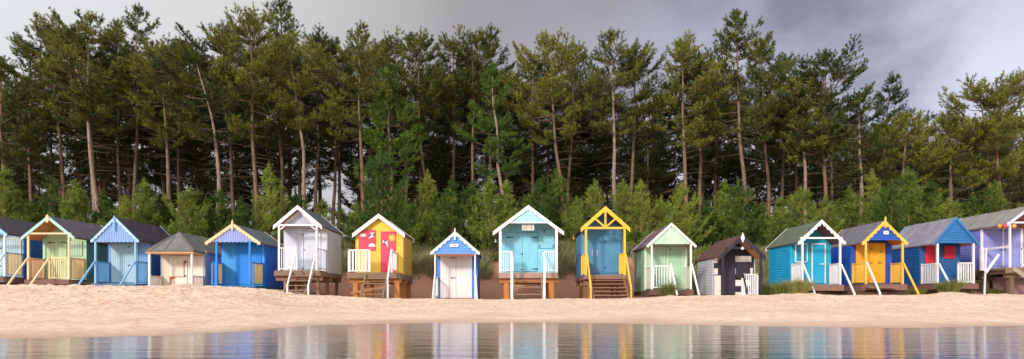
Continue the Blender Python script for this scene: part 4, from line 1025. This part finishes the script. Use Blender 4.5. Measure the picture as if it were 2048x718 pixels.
low = [pine(400 + k, 9.0, .06, w_, K=18, kind='cone', nmat=NEEDLE_DARK, bmat=BARK, loc=(0, 62, 0), r0=.11, label="low dark pine closing the back of the wood", group="low dark pines at the back of the wood", name="pine_tree", nwid=.05, nlen=.2, dead=.5) for k, w_ in enumerate((2.6, 3.0))]
used = [False] * 2
for i in range(40):
    px = -60 + 2170 * (i + rnd.uniform(.0, 1)) / 40
    if abs(px - 682) < 22 or abs(px - 612) < 16: continue
    Yd = rnd.uniform(60, 66); X0 = (px - 1024) / FPX * Yd; Z0 = T(X0, Yd); H = pt(px, rnd.uniform(268, 335), Yd)[2] - Z0; k = i % 2; s_ = H / 9.0; rz = rnd.uniform(0, 6)
    if not used[k]: used[k] = True; o = low[k]; o.location = (X0, Yd, Z0); o.scale = (s_, s_, s_); o.rotation_euler = (0, 0, rz)
    else: copy_tree(low[k], (X0, Yd, Z0), rz, (s_, s_, s_))

# young pines behind the huts
ZONES = [(0, 35, "the pale blue hut at the left edge"), (35, 160, "the pale green hut"), (160, 290, "the blue hut with the lilac gable"), (290, 405, "the low cream hut"), (405, 540, "the bright blue hut"), (540, 688, "the white stilted hut"), (688, 822, "the yellow and pink hut"), (822, 850, "the gap right of the yellow hut"), (850, 972, "the small blue hut with white doors"), (972, 1134, "the wide light blue hut"), (1134, 1264, "the teal hut with the yellow truss"), (1264, 1398, "the mint green hut"), (1398, 1532, "the black and white hut"), (1532, 1690, "the turquoise hut"), (1690, 1822, "the royal blue hut"), (1822, 1950, "the dark blue hut with red shutters"), (1950, 2200, "the lavender hut")]
SAP = [(10, 342), (60, 382), (104, 352), (150, 368), (205, 362), (250, 384), (290, 366), (330, 376), (381, 368), (440, 386), (482, 376), (536, 326), (592, 384), (645, 380), (712, 398), (763, 314), (803, 370), (856, 340), (905, 364), (945, 346), (978, 352), (1012, 370), (1058, 372), (1086, 350), (1114, 346), (1152, 374), (1190, 356), (1245, 368), (1282, 346), (1322, 386), (1362, 374), (1410, 384), (1450, 358), (1478, 366), (1520, 394), (1560, 388), (1602, 380), (1652, 376), (1700, 366), (1745, 350), (1782, 346), (1817, 334), (1860, 370), (1897, 378), (1942, 384), (1992, 368), (2040, 388)]
sp_protos = [pine(500 + k, 4.2, .04, w_, K=26, kind='young', nmat=NEEDLE_YOUNG, bmat=BARK_YOUNG, r0=.05, loc=(0, 37, 0), label="young pine", group="young pines behind the huts", name="young_pine", cat="young pine", nlen=.13, nwid=.026) for k, w_ in enumerate((1.1, 1.45, .95, 1.6, 1.2, 1.0, 1.35))]
zone_of = lambda px: next(z for z in ZONES if px < z[1])
zl = {}
for px, yt in SAP: zl.setdefault(zone_of(px)[2], []).append(px)
ordn = {1: ["only"], 2: ["left", "right"], 3: ["leftmost", "middle", "rightmost"], 4: ["leftmost", "second from left", "third from left", "rightmost"], 5: ["leftmost", "second from left", "middle", "fourth from left", "rightmost"]}
num = {2: "two", 3: "three", 4: "four", 5: "five"}
used = [False] * len(sp_protos)
for i, (px, yt) in enumerate(SAP):
    Yd = 36.3 + (i * 7 % 5) * .5; X0 = (px - 1024) / FPX * Yd; Z0 = T(X0, Yd) - .1; H = pt(px, yt, Yd)[2] - Z0 - .2 - .35 * ((i * 5) % 3); k = (i * 3) % len(sp_protos); s_ = H / 4.2
    wsc = rnd.uniform(.95, 1.2) * (s_ * .5 + .5)
    if not used[k]: used[k] = True; o = sp_protos[k]; o.location = (X0, Yd, Z0); o.scale = (wsc, wsc, s_); o.rotation_euler = (0, 0, rnd.uniform(0, 6))
    else: o = copy_tree(sp_protos[k], (X0, Yd, Z0), rnd.uniform(0, 6), (wsc, wsc, s_))
    zn = zone_of(px)[2]; L_ = sorted(zl[zn]); j = L_.index(px)
    o['label'] = ("bushy young green pine rising behind " + zn) if len(L_) == 1 else f"{ordn[len(L_)][j]} of {num[len(L_)]} bushy young green pines behind " + zn
hid = [pine(600 + k, 4.0, .03, w_, K=20, kind='young', nmat=NEEDLE_MID, bmat=BARK_YOUNG, r0=.05, loc=(0, 40, 0), label="young pine mostly hidden behind the front row of young pines", group="young pines behind the front row", name="young_pine", cat="young pine", nlen=.15, nwid=.03) for k, w_ in enumerate((1.2, 1.4))]
used = [False] * 2
for i in range(44):
    px = -20 + 2090 * (i + rnd.uniform(.2, .8)) / 44
    if 664 < px < 696: continue
    Yd = rnd.uniform(39.2, 42.5); X0 = (px - 1024) / FPX * Yd; Z0 = T(X0, Yd) - .1; yt = rnd.uniform(408, 455); H = pt(px, yt, Yd)[2] - Z0; s_ = H / 4.0; k = i % 2; rz = rnd.uniform(0, 6)
    if not used[k]: used[k] = True; o = hid[k]; o.location = (X0, Yd, Z0); o.scale = (s_, s_, s_); o.rotation_euler = (0, 0, rz)
    else: copy_tree(hid[k], (X0, Yd, Z0), rz, (s_, s_, s_))

# ------------------------------------------------------------------ marram grass
def blades(cx, cy, cz, n, spread, hgt, rs, lean=.5, width=.022):
    a = rs.rand(n) * 6.283; r = spread * np.sqrt(rs.rand(n)); x = cx + r * np.cos(a); y = cy + r * np.sin(a) * .8
    h_ = hgt * (.5 + .7 * rs.rand(n)); out_ = r / max(spread, 1e-3) * lean + rs.normal(size=n) * .18
    dx_ = np.cos(a) * out_ + .12; dy_ = np.sin(a) * out_
    b = np.stack([x, y, cz(x, y)], 1); mid = b + np.stack([dx_ * h_ * .35, dy_ * h_ * .35, h_ * .62], 1); tip = b + np.stack([dx_ * h_ * 1.1, dy_ * h_ * 1.1, h_ * (1 - .25 * np.abs(out_))], 1)
    t = rs.rand(n) * 6.283; s = np.stack([np.cos(t), np.sin(t), np.zeros(n)], 1) * width / 2
    V = np.stack([b - s, b + s, mid + s * .7, mid - s * .7, tip], 1).reshape(-1, 3)
    k = np.arange(n)[:, None] * 5
    F1 = np.concatenate([k + np.array([0, 1, 2]), k + np.array([0, 2, 3]), k + np.array([3, 2, 4])], 0)
    return V, F1
GRASS = foliage("marram_blades", (0.14, 0.17, 0.06), (0.36, 0.34, 0.16), (0.40, 0.31, 0.16), 1.6, .3)
GRASS2 = foliage("beach_grass_blades", (0.15, 0.18, 0.045), (0.36, 0.34, 0.11), (0.38, 0.25, 0.10), 3, .3)
rs = np.random.RandomState(9); VV = []; FF = []; off = 0
tz = lambda x, y: terrain(x, y) - .03
for i in range(2600):
    yy = rs.uniform(33.4, 37.5) if rs.rand() < .85 else rs.uniform(32.9, 34); xx = rs.uniform(-31, 31)
    px = 1024 + FPX * xx / yy
    if vnoise(np.array([xx]), np.array([yy]), 21, .45)[0] < .24: continue
    if 978 < px < 1004 and yy < 36.4: continue
    if 600 < px < 1270 and yy < 34.3 + .5 * vnoise(np.array([xx]), np.array([yy]), 22, .8)[0]: continue
    V_, F_ = blades(xx, yy, tz, 52, .34, .95, rs, .55, .034); VV.append(V_); FF.append(F_ + off); off += len(V_)
g = fast_mesh("marram_grass", np.concatenate(VV), np.concatenate(FF), GRASS); tag(g, "pale green marram grass growing over the dune behind the huts", "grass", kind='stuff')
for px, Yd, sp_w, hg, lab in ((1336, 27.7, .28, .7, "small green grass tuft at the foot of the mint green hut's steps"), (1596, 27.3, .44, .72, "big bushy grass tuft on the sand left of the turquoise hut's handrail"), (1570, 27.6, .36, .65, "low grass tuft in front of the turquoise hut's side wall"),
                              (1533, 30.0, .4, .8, "grass tuft growing between the black and white hut and the turquoise hut"), (1897, 27.5, .40, .65, "grass tuft on the sand mound in front of the dark blue hut with red shutters"), (1832, 28.4, .3, .4, "grass tuft by the left corner of the dark blue hut with red shutters"), (1996, 28.6, .3, .4, "grass tuft under the lavender hut's high deck"), (176, 29.2, .18, .3, "tiny grass tuft between the pale green hut and the blue lilac-gabled hut")):
    X0 = (px - 1024) / FPX * Yd; z0 = T(X0, Yd)
    V_, F_ = blades(0, 0, lambda x, y: terrain(x + X0, y + Yd) - z0 - .03, int(620 * sp_w / .4), sp_w, hg, rs, .8, .024)
    o = fast_mesh("grass_tuft", V_, F_, GRASS2); o.location = (X0, Yd, z0); tag(o, lab, "grass tuft", "grass tufts around the huts")
